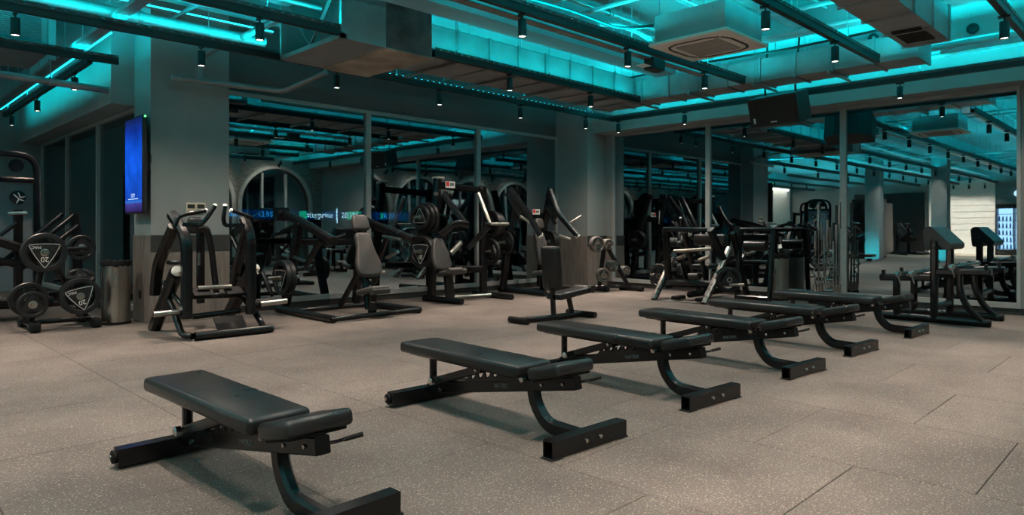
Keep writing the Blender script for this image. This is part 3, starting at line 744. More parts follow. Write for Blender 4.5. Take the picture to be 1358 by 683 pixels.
# ------------------------------------------------------------------ weight plates
def plate(c, normal, r, th, label, group, tri=False, txt=None, up=(0, 0, 1), pm=PLATE):
    """rubber disc; normal points to its printed side"""
    c = Vector(c); n = Vector(normal).normalized()
    root = thing('weight_plate', label, 'weight plate', c, group)
    ri = r*.78
    MB().lathe(c, n, [(.70*r, -th/2+.004), (ri, -th/2), (r-.008, -th/2), (r, -th/2+.008), (r, th/2-.008), (r-.008, th/2), (ri, th/2), (ri-.012, th/2-.012), (.70*r, th/2-.012), (.70*r, -th/2+.004)], 30).build('rim', pm, root)
    u = Vector(up); u = (u-n*u.dot(n)).normalized(); w = u.cross(n)      # w: right as seen from the printed side
    def F(a, b, d): return c+w*a+u*b+n*d
    def tripoly(R, bulge):
        P = []
        for k in range(3):
            a0, a1 = PI/2+2*PI*k/3, PI/2+2*PI*(k+1)/3
            p, q = Vector((math.cos(a0), math.sin(a0)))*R, Vector((math.cos(a1), math.sin(a1)))*R
            m = (p+q)/2; m = m+m.normalized()*R*bulge
            for j in range(5):
                t = j/5; P.append(tuple(p*(1-t)**2+m*2*t*(1-t)+q*t*t))
        return P
    MB().prism(tripoly(r*.90, .10), -th/2+.006, th/2-.004, F).build('web', pm, root, smooth=False)
    MB().lathe(c, n, [(.026, -th/2), (.045, -th/2), (.045, th/2+.001), (.040, th/2+.003), (.026, th/2+.003), (.026, -th/2)], 18).build('hub', STEEL, root)
    if tri:
        o_ = tripoly(r*.80, .12); i_ = tripoly(r*.765, .12); k = len(o_); m = MB()
        vs = [F(a, b, th/2-.002) for a, b in o_]+[F(a, b, th/2-.002) for a, b in i_]
        m.add(vs, [(q, (q+1) % k, k+(q+1) % k, k+q) for q in range(k)]).build('outline', WHITE, root, smooth=False)
    if txt:
        text(root, 'number', txt[0], r*.36, WHITE, basis(F(0, r*.34, th/2-.002), w, u), .0008)
        if len(txt) > 1: text(root, 'lettering', txt[1], r*.20, WHITE, basis(F(r*.36, -r*.27, th/2-.002), w, u), .0008)
    return root
# plates on the left rack: logo is upside down, so "up" of the print points down
def rot(v, a, n): return Quaternion(Vector(n), a) @ Vector(v)
G = 'plates on the left rack'
FY = (0, -1, 0)
rk = thing('plate_rack', 'black A-frame plate rack on rubber feet at the left', 'plate rack', (2.0, 9.8, 0))
tube(rk, 'base_bar', [(1.72, 9.80, .10), (2.34, 9.76, .10)], .03, FRAME)
for x in (1.70, 2.33):
    tube(rk, 'foot_bar', [(x, 9.62, .07), (x, 10.25, .07)], .035, FRAME)
    for y in (9.6, 10.27): MB().rbox((.11, .15, .12), .03, 3, c=(x, y, .062)).build('rubber_foot', RUBBER, rk)
bar(rk, 'upright', [(1.72, 9.93, .1), (1.86, 9.93, 1.0)], .07, .07, FRAME)
bar(rk, 'upright', [(2.30, 9.93, .1), (1.92, 9.93, .85)], .07, .07, FRAME)
bar(rk, 'cross_bar', [(1.75, 9.93, .42), (2.2, 9.93, .42)], .06, .06, FRAME)
for (x, z, y0) in ((1.785, .937, 9.5), (2.15, .40, 9.5), (1.67, .335, 9.5), (2.31, .97, 10.15), (2.28, .60, 10.1)):
    tube(rk, 'plate_horn', [(x, y0, z), (x, 10.3, z)], .024, STEEL)
    bar(rk, 'horn_bracket', [(x, 9.93, z), (1.95, 9.93, z-.02)], .05, .05, FRAME)
plate((1.785, 9.55, .937), FY, .232, .06, 'black 20 weight plate with white triangle, topmost on the left rack', G, True, ('20', 'MAC'), rot((0, 0, -1), 0, FY))
plate((1.785, 9.625, .937), FY, .228, .06, 'black weight plate hidden behind the topmost triangle plate on the left rack', G)
plate((2.15, 9.55, .40), FY, .222, .06, 'black 20 weight plate with white triangle, lowest at right on the left rack', G, True, ('20', 'MAC'), rot((0, 0, -1), .22, FY))
plate((2.15, 9.625, .40), FY, .218, .06, 'black weight plate behind the lower right triangle plate on the left rack', G)
plate((1.67, 9.55, .335), FY, .155, .05, 'small black weight plate at lower left of the left rack', G, False, None, (0, 0, 1))
plate((1.66, 9.72, .385), FY, .20, .06, 'larger black plate behind the small one at lower left of the left rack', G)
rp = plate((2.31, 10.2, .97), FY, .165, .05, 'black weight plate with red dot, upper right at the back of the left rack', G)
MB().lathe((2.20, 10.172, .95), FY, [(0, .003), (.022, .003), (.022, 0)], 12).build('red_dot', RED, rp)
plate((2.30, 10.15, .60), (0, -.5, .85), .16, .05, 'black weight plate leaning back in the middle of the left rack', G)

# small plate tree by the corner pillar
pt = thing('plate_tree', 'small black plate tree with grey plates by the corner pillar', 'plate rack', (10.85, 8.1, 0))
for a, b in (((10.62, 8.52, .05), (10.62, 8.05, .05)), ((11.12, 8.02, .05), (11.12, 7.60, .05))):
    t = tube(pt, 'foot_bar', [a, b], .05, FRAME)
    for e in (a, b): MB().rbox((.11, .13, .1), .03, 2, c=e).build('rubber_foot', RUBBER, t)
bar(pt, 'base_bar', [(10.62, 8.3, .08), (11.12, 7.85, .08)], .06, .06, FRAME)
A0, A1, TP = Vector((10.66, 8.25, .06)), Vector((11.1, 7.85, .06)), Vector((10.74, 8.17, 1.0))
bar(pt, 'upright', [A0, TP], .08, .08, FRAME); bar(pt, 'upright', [A1, TP-Vector((0, 0, .05))], .08, .08, FRAME)
NT = Vector((-.35, -.94, 0)).normalized()
GT = 'plates on the small plate tree'
for (x, y, rr, lb) in ((791, 324, .150, 'grey rimmed plate at the top left of the small plate tree'), (806, 324, .105, 'small grey plate at the top right of the small plate tree'),
                       (799, 365, .135, 'grey plate low at the front of the small plate tree'), (812, 353, .11, 'small grey plate at the back middle of the small plate tree'), (829, 359, .095, 'smallest grey plate low at the right of the small plate tree')):
    c = at(x, y, Y=8.0)
    tube(pt, 'plate_horn', [c+NT*.13, c-NT*.2], .022, STEEL)
    for k in range(2 if rr > .12 else 3):
        plate(c-NT*.052*k+NT*.03, NT, rr, .048, lb+('' if k == 0 else ', pushed on behind it' if k == 1 else ', innermost'), GT, pm=PLATEG)

# ------------------------------------------------------------------ machine by the left pillar (standing pull machine)
def P3(*a): return Vector(a)
A = thing('pull_machine', 'black plate-loaded pull machine with curved twin handles before the left pillar', 'gym machine', (3.2, 8.2, 0))
tube(A, 'front_bar', [(2.80, 7.66, .05), (3.68, 7.66, .05)], .045, FRAME)
for s, X in ((-1, 2.74), (1, 3.62)):
    bar(A, 'rear_leg', [(X-.02*s, 8.85, .0), (X, 8.05, .72)], .12, .16, FRAME)
    MB().lathe((X, 8.02, .735), (X*0, -.75, .66), [(0, .055), (.045, .05), (.062, .03), (.062, 0), (0, 0)], 14).build('end_cap', BEIGE, A)
    tube(A, 'curved_strut', [(X, 8.45, .52), (X, 8.12, .30), (X+.02*s, 7.82, .06), (X-.04*s, 7.68, .05)], .036, FRAME, .14)
    tube(A, 'brace', [(X, 8.45, .60), (X+.05*s*-1, 7.85, .30)], .026, FRAME)
bar(A, 'rear_post', [at(206, 391, X=2.72), at(209, 352, X=2.72), at(231, 300, X=2.74)], .085, .12, FRAME, .2)
bar(A, 'rear_post', [(3.62, 8.62, .45), (3.62, 8.5, .75), (3.60, 8.15, 1.25)], .085, .12, FRAME, .2)
bar(A, 'lever_arm', [(2.80, 7.9, .22), (2.80, 7.9, 1.12), (2.77, 8.27, 1.38)], .11, .11, FRAME, .16)
bar(A, 'lever_arm', [(3.53, 7.9, .21), (3.53, 7.9, 1.14), (3.51, 8.05, 1.34)], .11, .11, FRAME, .16)
for pts in ([(232, 300), (236, 288), (246, 284), (274, 279)], [(243, 298), (266, 299), (274, 290), (286, 272)], [(324, 299), (298, 299), (296, 290), (299, 272)], [(334, 289), (322, 284), (306, 279)]):
    h = tube(A, 'handle', [at(x, y, Y=7.85) for x, y in pts], .024, FRAME, .08, 10)
    e = at(*pts[-1], Y=7.85); d = (e-at(*pts[-2], Y=7.85)).normalized()
    MB().lathe(e, d, [(0, .012), (.018, .010), (.026, 0), (.026, -.012)], 12).build('end_cap', BEIGE, h)
bar(A, 'seat_post', [at(266, 402, Y=8.55), at(266, 300, Y=8.55)], .07, .09, FRAME)
MB().rbox((.18, .10, .20), .04, 3, c=at(259, 299, Y=8.5)).build('chest_pad', PAD, A, ang=60)
tube(A, 'guide_tube', [at(262, 303, Y=8.3), at(274, 302, Y=8.3), at(280, 325, Y=8.3), at(287, 388, Y=8.3)], .036, FRAME, .1)
tube(A, 'cross_bar', [at(262, 382, Y=8.0), at(307, 380, Y=8.0)], .026, STEEL)
tube(A, 'cross_bar', [at(256, 393, Y=8.1), at(318, 391, Y=8.1), at(330, 403, Y=8.1)], .034, FRAME, .1)
tube(A, 'cross_bar', [at(256, 420, Y=8.05), at(318, 412, Y=8.05)], .034, FRAME)
for (x, y) in ((267, 388), (310, 386)):
    MB().rbox((.20, .16, .035), .01, 2, mat=Matrix.Rotation(.5, 4, 'X'), c=at(x, y, Y=8.0)).build('foot_pedal', RUBBER, A)
MB().rbox((.34, .24, .02), .006, 2, mat=Matrix.Rotation(.75, 4, 'X'), c=at(306, 430, Y=7.82)).build('foot_plate', RUBBER, A)
MB().rbox((.22, .16, .05), .02, 3, c=at(236, 348, Y=8.4)).build('knee_pad', PAD, A, ang=60)
MB().tube([at(264, 335, Y=8.5), at(264, 352, Y=8.5)], .02, 10).build('adjuster', CHROME, A)
for a, b in (((203, 417), (244, 413)), ((340, 404), (380, 399))):
    p, q = at(*a, Y=7.93), at(*b, Y=7.93); c = MB().tube([p, q], .032, 12).build('weight_horn', STEEL, A)
    e = q if a[0] < 300 else p
    MB().lathe(e, p-q, [(0, -.04), (.045, -.04), (.045, .05), (0, .05)], 14).build('collar', RUBBER, c)
MB().lathe(at(241, 408, Y=7.9), (0, -1, 0), [(0, .03), (.03, .028), (.034, 0)], 12).build('pivot_cap', CHROME, A)

# ------------------------------------------------------------------ seated press with bottle-shaped back
B = thing('chest_press', 'black plate-loaded chest press with bottle-shaped back pad beside the pillar', 'gym machine', (5.28, 8.6, 0))
tube(B, 'side_foot', [(4.62, 9.45, .05), (4.58, 7.82, .05)], .052, FRAME)
tube(B, 'side_foot', [(5.9, 9.1, .05), (6.0, 7.88, .05)], .048, FRAME)
tube(B, 'front_bar', [(4.55, 7.84, .05), (6.02, 7.9, .05)], .036, FRAME)
tube(B, 'rear_bar', [(4.62, 9.05, .05), (5.92, 9.0, .05)], .036, FRAME)
for X in (4.74, 5.82):
    bar(B, 'upright', [(X-.06*(1 if X < 5 else -1), 9.35, .06), (X, 9.2, .75), (X+.04, 9.1, 1.36)], .11, .13, FRAME, .2)
bar(B, 'cross_beam', [(4.76, 9.2, 1.02), (5.80, 9.2, 1.02)], .08, .10, FRAME)
bar(B, 'lever_arm', [at(374, 284, X=4.74), at(395, 291, X=4.74), at(442, 320, X=4.74)], .11, .12, FRAME, .2)
MB().lathe(at(373, 284, X=4.74), (1, 0, 0), [(0, -.09), (.10, -.09), (.10, .09), (0, .09)], 16).build('pivot', FRAME, B)
bar(B, 'lever_arm', [at(476, 289, X=5.76), at(500, 300, X=5.76), at(550, 319, X=5.76)], .11, .12, FRAME, .2)
for (X, pts, hp) in ((4.72, [(426, 318), (406, 352)], [(375, 338), (390, 341), (407, 347)]), (5.74, [(514, 312), (501, 349)], [(528, 334), (512, 342)])):
    bar(B, 'handle_arm', [at(x, y, X=X) for x, y in pts], .07, .08, FRAME)
    tube(B, 'handle', [at(x, y, X=X-.05*0) for x, y in hp], .022, STEEL, .05)
tube(B, 'handle', [at(508, 313, X=5.7), at(532, 318, X=5.7)], .022, STEEL)
tube(B, 'link_rod', [at(394, 300, X=4.80), at(397, 322, X=4.80), at(409, 342, X=4.80)], .022, FRAME, .08)
tube(B, 'link_rod', [at(480, 320, X=5.6), at(502, 342, X=5.6)], .022, FRAME, .08)
tube(B, 'link_rod', [at(440, 318, X=4.95), at(458, 311, X=5.15)], .024, FRAME)
# padded back: bottle outline
def bottle(root, name, pts, w, th, m, tilt, c, seg=3):
    """pts: (half width, height) outline"""
    poly = [(a, b) for a, b in pts]+[(-a, b) for a, b in reversed(pts)]
    M = Matrix.Translation(c) @ tilt
    bm = bmesh.new(); vs = [bm.verts.new((a, -th/2, b)) for a, b in poly]; f = bm.faces.new(vs)
    e = bmesh.ops.extrude_face_region(bm, geom=[f])
    bmesh.ops.translate(bm, vec=(0, th, 0), verts=[v for v in e['geom'] if isinstance(v, bmesh.types.BMVert)])
    bmesh.ops.bevel(bm, geom=[x for x in bm.edges if abs(x.verts[0].co.y-x.verts[1].co.y) < 1e-6], offset=th*.35, segments=3, profile=.5, affect='EDGES')
    bm.verts.index_update(); m_ = MB(); m_.add([M @ v.co for v in bm.verts], [[v.index for v in f.verts] for f in bm.faces]); bm.free()
    return m_.build(name, m, root, ang=60)
TB = Matrix.Rotation(-.35, 4, 'X')
pts = [(.02, 0), (.13, .01), (.185, .05), (.20, .12), (.19, .22), (.155, .34), (.13, .45), (.125, .55), (.12, .62), (.09, .645)]
bottle(B, 'backrest', pts, .3, .09, PADB, TB, (5.31, 8.08, .55))
bottle(B, 'head_pad', [(.02, 0), (.12, .01), (.135, .05), (.125, .16), (.11, .215), (.07, .235)], .3, .09, PADB, TB, (5.31, 8.31, 1.19))
bar(B, 'back_frame', [(5.33, 8.5, 1.3), (5.30, 8.2, .5), (5.28, 8.1, .1)], .07, .09, FRAME, .2)
bar(B, 'seat_frame', [(5.23, 8.75, .1), (5.23, 8.25, .62)], .06, .08, FRAME)
MB().rbox((.30, .42, .075), .03, 4, mat=Matrix.Rotation(-.2, 4, 'X'), c=(5.29, 8.0, .37)).build('seat', PADB, B, ang=60)
MB().tube([(5.15, 7.83, .375), (5.43, 7.83, .375)], .05, 14).build('seat_roll', PADB, B)
bar(B, 'seat_post', [(5.28, 8.0, .04), (5.28, 8.0, .34)], .09, .12, FRAME)
tube(B, 'adjuster', [(5.22, 7.93, .22), (5.22, 7.86, .22)], .014, CHROME)
tube(B, 'weight_horn', [(4.74, 9.05, .53), (4.28, 9.05, .53)], .028, STEEL)
tube(B, 'weight_horn', [(5.82, 9.05, .53), (6.2, 9.05, .53)], .028, STEEL)
plate((4.49, 9.05, .53), (-1, 0, 0), .245, .065, 'black weight plate with pale triangle on the left horn of the chest press', 'plates on the chest press', True, ('20',), (0, 0, -1))
plate((4.565, 9.05, .53), (-1, 0, 0), .24, .065, 'black weight plate pushed on behind it on the left horn of the chest press', 'plates on the chest press')
plate((5.98, 9.08, .53), (1, 0, 0), .20, .06, 'black weight plate on the right horn of the chest press', 'plates on the chest press')

# ------------------------------------------------------------------ tall machine with three plates
def signcard(root, c, w=.20, h=.11):
    c = Vector(c)
    MB().box(c, (w, .012, h)).build('sign_card', WHITE, root, smooth=False)
    MB().box(c+Vector((-w*.3, -.008, h*.1)), (w*.34, .004, h*.7)).build('sign_print', RED, root, smooth=False)
    MB().box(c+Vector((w*.18, -.008, h*.05)), (w*.45, .004, h*.5)).build('sign_print', GREYP, root, smooth=False)
Cc = thing('incline_press', 'tall black plate-loaded press with stacked round plates, before the middle glass pane', 'gym machine', (7.7, 8.7, 0))
tube(Cc, 'side_foot', [(7.10, 9.2, .05), (7.15, 8.28, .05)], .05, FRAME)
tube(Cc, 'side_foot', [(8.32, 9.3, .05), (8.22, 8.22, .05)], .05, FRAME)
tube(Cc, 'cross_foot', [(7.15, 8.95, .05), (8.3, 8.75, .05)], .035, STEEL)
bar(Cc, 'upright', [(7.10, 9.0, .05), (7.13, 9.0, .9), (7.24, 9.0, 2.06)], .12, .14, FRAME, .3)
bar(Cc, 'upright', [(8.32, 9.05, .05), (8.30, 9.05, 1.98)], .12, .14, FRAME, .3)
bar(Cc, 'top_beam', [(7.22, 9.0, 1.95), (8.30, 9.05, 1.90)], .10, .12, FRAME)
MB().rbox((.15, .17, .04), .012, 2, c=(7.245, 9.0, 2.07)).build('post_cap', BEIGED, Cc)
signcard(Cc, at(597, 245, Y=8.92))
bar(Cc, 'lever_arm', [at(588, 258, Y=8.8), at(604, 280, Y=8.6), at(618, 298, Y=8.4)], .09, .10, FRAME, .2)
bar(Cc, 'lever_arm', [at(620, 298, Y=8.4), at(605, 295, Y=8.4), at(584, 311, Y=8.6)], .09, .10, FRAME, .1)
tube(Cc, 'press_bar', [at(634, 256, Y=8.75), at(650, 297, Y=8.45)], .034, STEEL)
tube(Cc, 'handle', [at(650, 297, Y=8.42), at(674, 297, Y=8.42)], .026, STEEL)
bar(Cc, 'lever_arm', [at(648, 300, Y=8.5), at(620, 330, Y=8.75)], .09, .10, FRAME)
tube(Cc, 'gas_strut', [at(598, 336, Y=8.7), at(611, 322, Y=8.7)], .045, STEEL)
bottle(Cc, 'backrest', [(.05, 0), (.15, .03), (.18, .10), (.17, .25), (.13, .40), (.10, .50), (.06, .54)], .3, .09, PADB, Matrix.Rotation(-.3, 4, 'X'), at(588, 359, Y=8.5))
MB().rbox((.30, .40, .08), .03, 4, mat=Matrix.Rotation(-.15, 4, 'X'), c=at(600, 361, Y=8.35)).build('seat', PADB, Cc, ang=60)
MB().tube([at(594, 359, Y=8.18), at(612, 358, Y=8.18)], .045, 12).build('seat_roll', PADB, Cc)
bar(Cc, 'seat_post', [at(597, 395, Y=8.6), at(594, 362, Y=8.6)], .10, .16, FRAME)
bar(Cc, 'cross_beam', [at(601, 357, Y=8.85), at(638, 357, Y=8.85)], .09, .12, FRAME)
tube(Cc, 'weight_horn', [(7.2, 8.98, 1.40), (6.72, 8.98, 1.40)], .028, STEEL)
tube(Cc, 'weight_horn', [(7.2, 8.98, .84), (6.72, 8.98, .84)], .028, STEEL)
tube(Cc, 'weight_horn', [(8.3, 9.0, 1.30), (8.7, 9.0, 1.30)], .028, STEEL)
tube(Cc, 'weight_horn', [(8.3, 9.0, .80), (8.62, 9.0, .80)], .028, STEEL)
tube(Cc, 'cap_bolt', [at(577, 257, Y=8.9), at(579, 257, Y=8.8)], .03, STEEL)
GC = 'plates on the tall middle press'
for k, rr in enumerate((.20, .235, .25)):
    plate((6.86+.07*k, 8.98, 1.40), (-1, -.15, 0), rr, .058, ['outermost and smallest', 'middle', 'innermost and largest'][k]+' of three plates on the upper left horn of the tall press', GC, k == 0)
plate((6.88, 8.98, .84), (-1, -.15, 0), .26, .062, 'large plate with pale triangle on the lower left horn of the tall press', GC, True, ('20',), (0, 0, -1))
plate((6.95, 8.98, .84), (-1, -.15, 0), .255, .062, 'plate pushed on behind the triangle plate of the tall press', GC)
for k in range(3): plate((8.46+.075*k, 9.0, 1.30), (-1, 0, 0), .25-.02*k, .06, ['first', 'second', 'third'][k]+' plate from the post on the upper right horn of the tall press', GC)
plate((8.45, 9.0, .80), (-1, 0, 0), .24, .06, 'single plate on the lower right horn of the tall press', GC)

# ------------------------------------------------------------------ press with hexagonal levers by the corner
D = thing('shoulder_press', 'black plate-loaded press with two bent levers, beside the corner pillar', 'gym machine', (9.65, 8.8, 0))
tube(D, 'side_foot', [(9.2, 9.55, .05), (9.1, 8.25, .05)], .05, FRAME)
tube(D, 'side_foot', [(10.25, 9.4, .05), (10.0, 8.1, .05)], .05, FRAME)
tube(D, 'cross_foot', [(9.2, 8.9, .05), (10.15, 8.9, .05)], .036, FRAME)
tube(D, 'rear_foot', [at(718, 379, Y=8.6), at(755, 386, Y=8.6)], .045, FRAME)
bar(D, 'upright', [(9.15, 9.4, .05), (9.2, 9.3, 1.0), (9.3, 9.15, 2.05)], .12, .14, FRAME, .3)
bar(D, 'upright', [(10.2, 9.4, .05), (10.15, 9.3, 1.0), (10.1, 9.0, 2.02)], .12, .14, FRAME, .3)
bar(D, 'cross_beam', [(9.22, 9.25, 1.45), (10.14, 9.25, 1.45)], .12, .16, FRAME)
signcard(D, at(711, 281, Y=9.1), .2, .10)
for pts, Y0 in (([(676, 250), (698, 280), (717, 313)], 8.9), ([(729, 252), (740, 283), (766, 313)], 8.7)):
    c = [at(x, y, Y=Y0-.3*i) for i, (x, y) in enumerate(pts)]
    bar(D, 'lever_arm', c, .10, .10, FRAME, .12)
    MB().lathe(c[-1], c[-1]-c[-2], [(0, .02), (.045, .02), (.055, 0), (.055, -.03)], 6).build('end_cap', BEIGE, D)
    bar(D, 'lever_web', [c[0]+Vector((.06, .1, -.06)), c[1]+Vector((.06, .12, -.1))], .05, .16, FRAME)
tube(D, 'handle', [at(752, 298, Y=8.35), at(771, 286, Y=8.2)], .024, STEEL)
tube(D, 'handle', [at(690, 287, Y=8.6), at(706, 297, Y=8.5)], .024, STEEL)
tube(D, 'handle', [at(741, 312, Y=8.4), at(756, 317, Y=8.3)], .024, STEEL)
tube(D, 'link_rod', [at(684, 282, Y=8.9), at(690, 296, Y=8.9)], .03, FRAME)
tube(D, 'link_rod', [at(724, 276, Y=8.9), at(737, 297, Y=8.8)], .035, FRAME)
bottle(D, 'backrest', [(.05, 0), (.14, .03), (.16, .12), (.15, .35), (.12, .55), (.10, .62)], .3, .10, PADB, Matrix.Rotation(-.25, 4, 'X'), at(722, 352, Y=8.5))
bottle(D, 'head_pad', [(.03, 0), (.10, .01), (.11, .05), (.10, .18), (.05, .21)], .3, .09, PADB, Matrix.Rotation(-.25, 4, 'X'), at(716, 304, Y=8.7))
bar(D, 'seat_post', [at(722, 385, Y=8.6), at(722, 350, Y=8.6)], .12, .18, FRAME)
MB().rbox((.32, .42, .08), .03, 4, mat=Matrix.Rotation(-.15, 4, 'X'), c=at(724, 361, Y=8.35)).build('seat', PADB, D, ang=60)
for X, s in ((9.2, -1), (10.15, 1)): tube(D, 'weight_horn', [(X, 9.2, .95), (X+.35*s, 9.2, .95)], .028, STEEL)
GD = 'plates on the corner press'
for k in range(2): plate((10.28+.07*k, 9.2, .95), (1, -.2, 0), .22, .058, ['inner', 'outer'][k]+' plate on the right horn of the corner press', GD)
plate((9.02, 9.2, .95), (-1, 0, 0), .22, .058, 'plate on the left horn of the corner press', GD)

# ------------------------------------------------------------------ plate-loaded frame machine against the right glass
E = thing('row_machine', 'black frame machine with four splayed steel legs before the right glass wall', 'gym machine', (10.4, 6.05, 0))
LEGM = mat('brushed leg steel', (.16, .15, .14), .28, .7, .2, 12)
for Y, top in ((6.52, (10.50, .66)), (5.58, (10.80, .88))):
    bar(E, 'front_leg', [(9.94, Y, .0), (top[0], Y, top[1])], .09, .11, LEGM)
    bar(E, 'rear_leg', [(11.5, Y+.02, .0), (10.95, Y+.02, 1.15)], .09, .11, FRAME)
bar(E, 'upright', [at(887, 382, Y=6.45), at(883, 303, Y=6.45)], .10, .12, FRAME)
bar(E, 'upright', [at(962, 350, Y=5.58), at(942, 304, Y=5.62)], .10, .12, FRAME)
bar(E, 'top_bar', [at(881, 304, Y=6.47), at(945, 305, Y=5.62)], .10, .08, FRAME)
bar(E, 'cross_bar', [at(884, 375, Y=6.47), at(950, 377, Y=5.65)], .12, .12, FRAME)
tube(E, 'cross_bar', [at(894, 333, Y=6.4), at(944, 330, Y=5.7)], .03, STEEL)
MB().rbox((.12, .62, .20), .04, 3, c=(11.0, 6.05, 1.02)).build('chest_pad', PAD, E, ang=60)
MB().rbox((.42, .36, .08), .03, 3, c=(10.85, 6.05, .56)).build('seat', PAD, E, ang=60)
bar(E, 'seat_post', [(10.85, 6.05, .05), (10.85, 6.05, .54)], .08, .10, FRAME)
bar(E, 'spine', [(10.3, 6.05, .10), (11.5, 6.05, .10)], .10, .10, FRAME)
for (a, b) in (((905, 345), (911, 372)), ((930, 343), (936, 368))):
    bar(E, 'lever_arm', [at(*a, X=10.55), at(*b, X=10.6)], .07, .08, FRAME)
tube(E, 'handle', [at(898, 343, X=10.5), at(909, 339, X=10.5)], .03, STEEL)
tube(E, 'handle', [at(927, 345, X=10.5), at(941, 340, X=10.5)], .03, STEEL)
MB().tube([at(914, 366, X=10.45), at(926, 366, X=10.45)], .05, 12).build('foot_roller', PADB, E)
for k in range(2): MB().rbox((.3, .12, .06), .02, 2, c=(10.2, 6.2-.45*k, .05)).build('foot_rest', RUBBER, E)
tube(E, 'weight_horn', [(10.35, 6.5, .40), (10.35, 6.85, .40)], .028, STEEL)
tube(E, 'weight_horn', [at(955, 378, X=10.4), at(987, 378, X=10.4)], .026, STEEL)
GE = 'plates on the right frame machine'
plate((10.33, 6.66, .38), (-.75, .1, .1), .21, .06, 'grey-rimmed plate on the left horn of the frame machine', GE)
plate((10.40, 6.69, .38), (-.75, .1, .1), .20, .06, 'plate pushed on behind on the left horn of the frame machine', GE)
plate((10.40, 5.38, .38), (-.75, -.6, 0), .20, .06, 'outer plate on the right horn of the frame machine', GE)
plate((10.46, 5.44, .38), (-.75, -.6, 0), .21, .06, 'inner plate on the right horn of the frame machine', GE)

# second frame machine half hidden further right
E2 = thing('pad_machine', 'low black machine with a roller pad beside the right waste bin', 'gym machine', (11.0, 5.2, 0))
for y in (5.55, 4.98): bar(E2, 'upright', [(11.0, y, .0), (11.15, y, 1.2)], .07, .09, FRAME)
bar(E2, 'top_bar', [(11.15, 5.55, 1.2), (11.15, 4.98, 1.2)], .07, .07, FRAME)
bar(E2, 'base_bar', [(11.0, 5.55, .05), (11.0, 4.98, .05)], .08, .08, FRAME)
MB().tube([(11.05, 5.42, .93), (11.05, 5.05, .93)], .09, 16).build('roller_pad', PAD, E2)

# ------------------------------------------------------------------ preacher curl stand with bars
Q = thing('preacher_stand', 'black preacher curl stand with angled pad and bar holders at the far right', 'gym machine', (10.5, 2.4, 0))
for X in (10.1, 10.9):
    tube(Q, 'base_tube', [(X, 3.05, .05), (X, 1.78, .05)], .048, FRAME)
    MB().lathe((X, 1.78, .05), (0, -1, 0), [(0, .012), (.04, .01), (.048, 0), (.048, -.03)], 16).build('end_cap', RUBBER, Q)
    bar(Q, 'post', [(X, 2.38, .06), (X, 2.38, 1.06)], .085, .095, FRAME)
    bar(Q, 'bar_holder', [(X, 3.02, .56), (X, 2.42, .58)], .08, .09, FRAME)
    bar(Q, 'bar_holder', [(X, 2.35, .66), (X, 1.76, .68)], .08, .09, FRAME)
    bar(Q, 'rear_post', [(X, 2.82, .54), (X, 2.82, .06)], .08, .09, FRAME)
    bar(Q, 'curved_leg', [(X, 2.10, .64), (X, 2.10, .42), (X, 2.0, .2), (X, 1.86, .06)], .07, .09, FRAME, .16)
    for y in (2.98, 1.82): MB().rbox((.09, .03, .07), .01, 2, c=(X, y, .63 if y > 2.5 else .745)).build('bar_stop', RUBBER, Q)
bar(Q, 'cross_tube', [(10.1, 2.38, .20), (10.9, 2.38, .20)], .07, .08, FRAME)
bar(Q, 'cross_tube', [(10.1, 2.38, .98), (10.9, 2.38, .98)], .07, .08, FRAME)
# the pad: a rounded inverted V
poly = fil([Vector((-.01, .95, 0)), Vector((-.03, 1.20, 0)), Vector((.0, 1.24, 0)), Vector((.06, 1.25, 0)), Vector((.29, 1.01, 0)), Vector((.26, .94, 0)), Vector((.20, .95, 0)), Vector((.065, 1.10, 0)), Vector((.06, .96, 0)), Vector((.03, .93, 0))], .04, 3)
poly = [(p.x, p.y) for p in poly]
MB().prism(poly, 10.10, 10.86, lambda u_, v_, d_: (d_, 2.48-u_, v_)).build('arm_pad', PAD, Q, ang=50)
for k, (y, z, lb) in enumerate(((2.72, .635, 'chrome curl bar lying on the left holders of the preacher stand'), (2.56, .645, 'chrome straight bar lying beside the post of the preacher stand'), (2.12, .745, 'chrome bar lying on the right holders of the preacher stand'))):
    o = thing('barbell', lb, 'barbell', (10.5, y, z), 'bars on the preacher stand')
    MB().tube(fil([(9.75, y, z), (10.2, y, z), (10.35, y+.03*(k == 0), z), (10.65, y-.03*(k == 0), z), (10.8, y, z), (11.25, y, z)], .03), .014, 10).build('bar_shaft', CHROME, o)
    for s in (-1, 1):
        MB().lathe((10.5+s*.62, y, z), (s, 0, 0), [(.014, 0), (.036, 0), (.036, .02), (.025, .02), (.025, .16), (.012, .165), (0, .165)], 14).build('sleeve', CHROME, o)
        MB().tube([(10.5+s*.70, y, z-.03), (10.5+s*.70, y-.03, z-.13)], .009, 8).build('clip_lever', CHROME, o)
        MB().lathe((10.5+s*.68, y, z), (s, 0, 0), [(.026, 0), (.036, 0), (.036, .05), (.026, .05)], 14).build('spring_clip', STEEL, o)

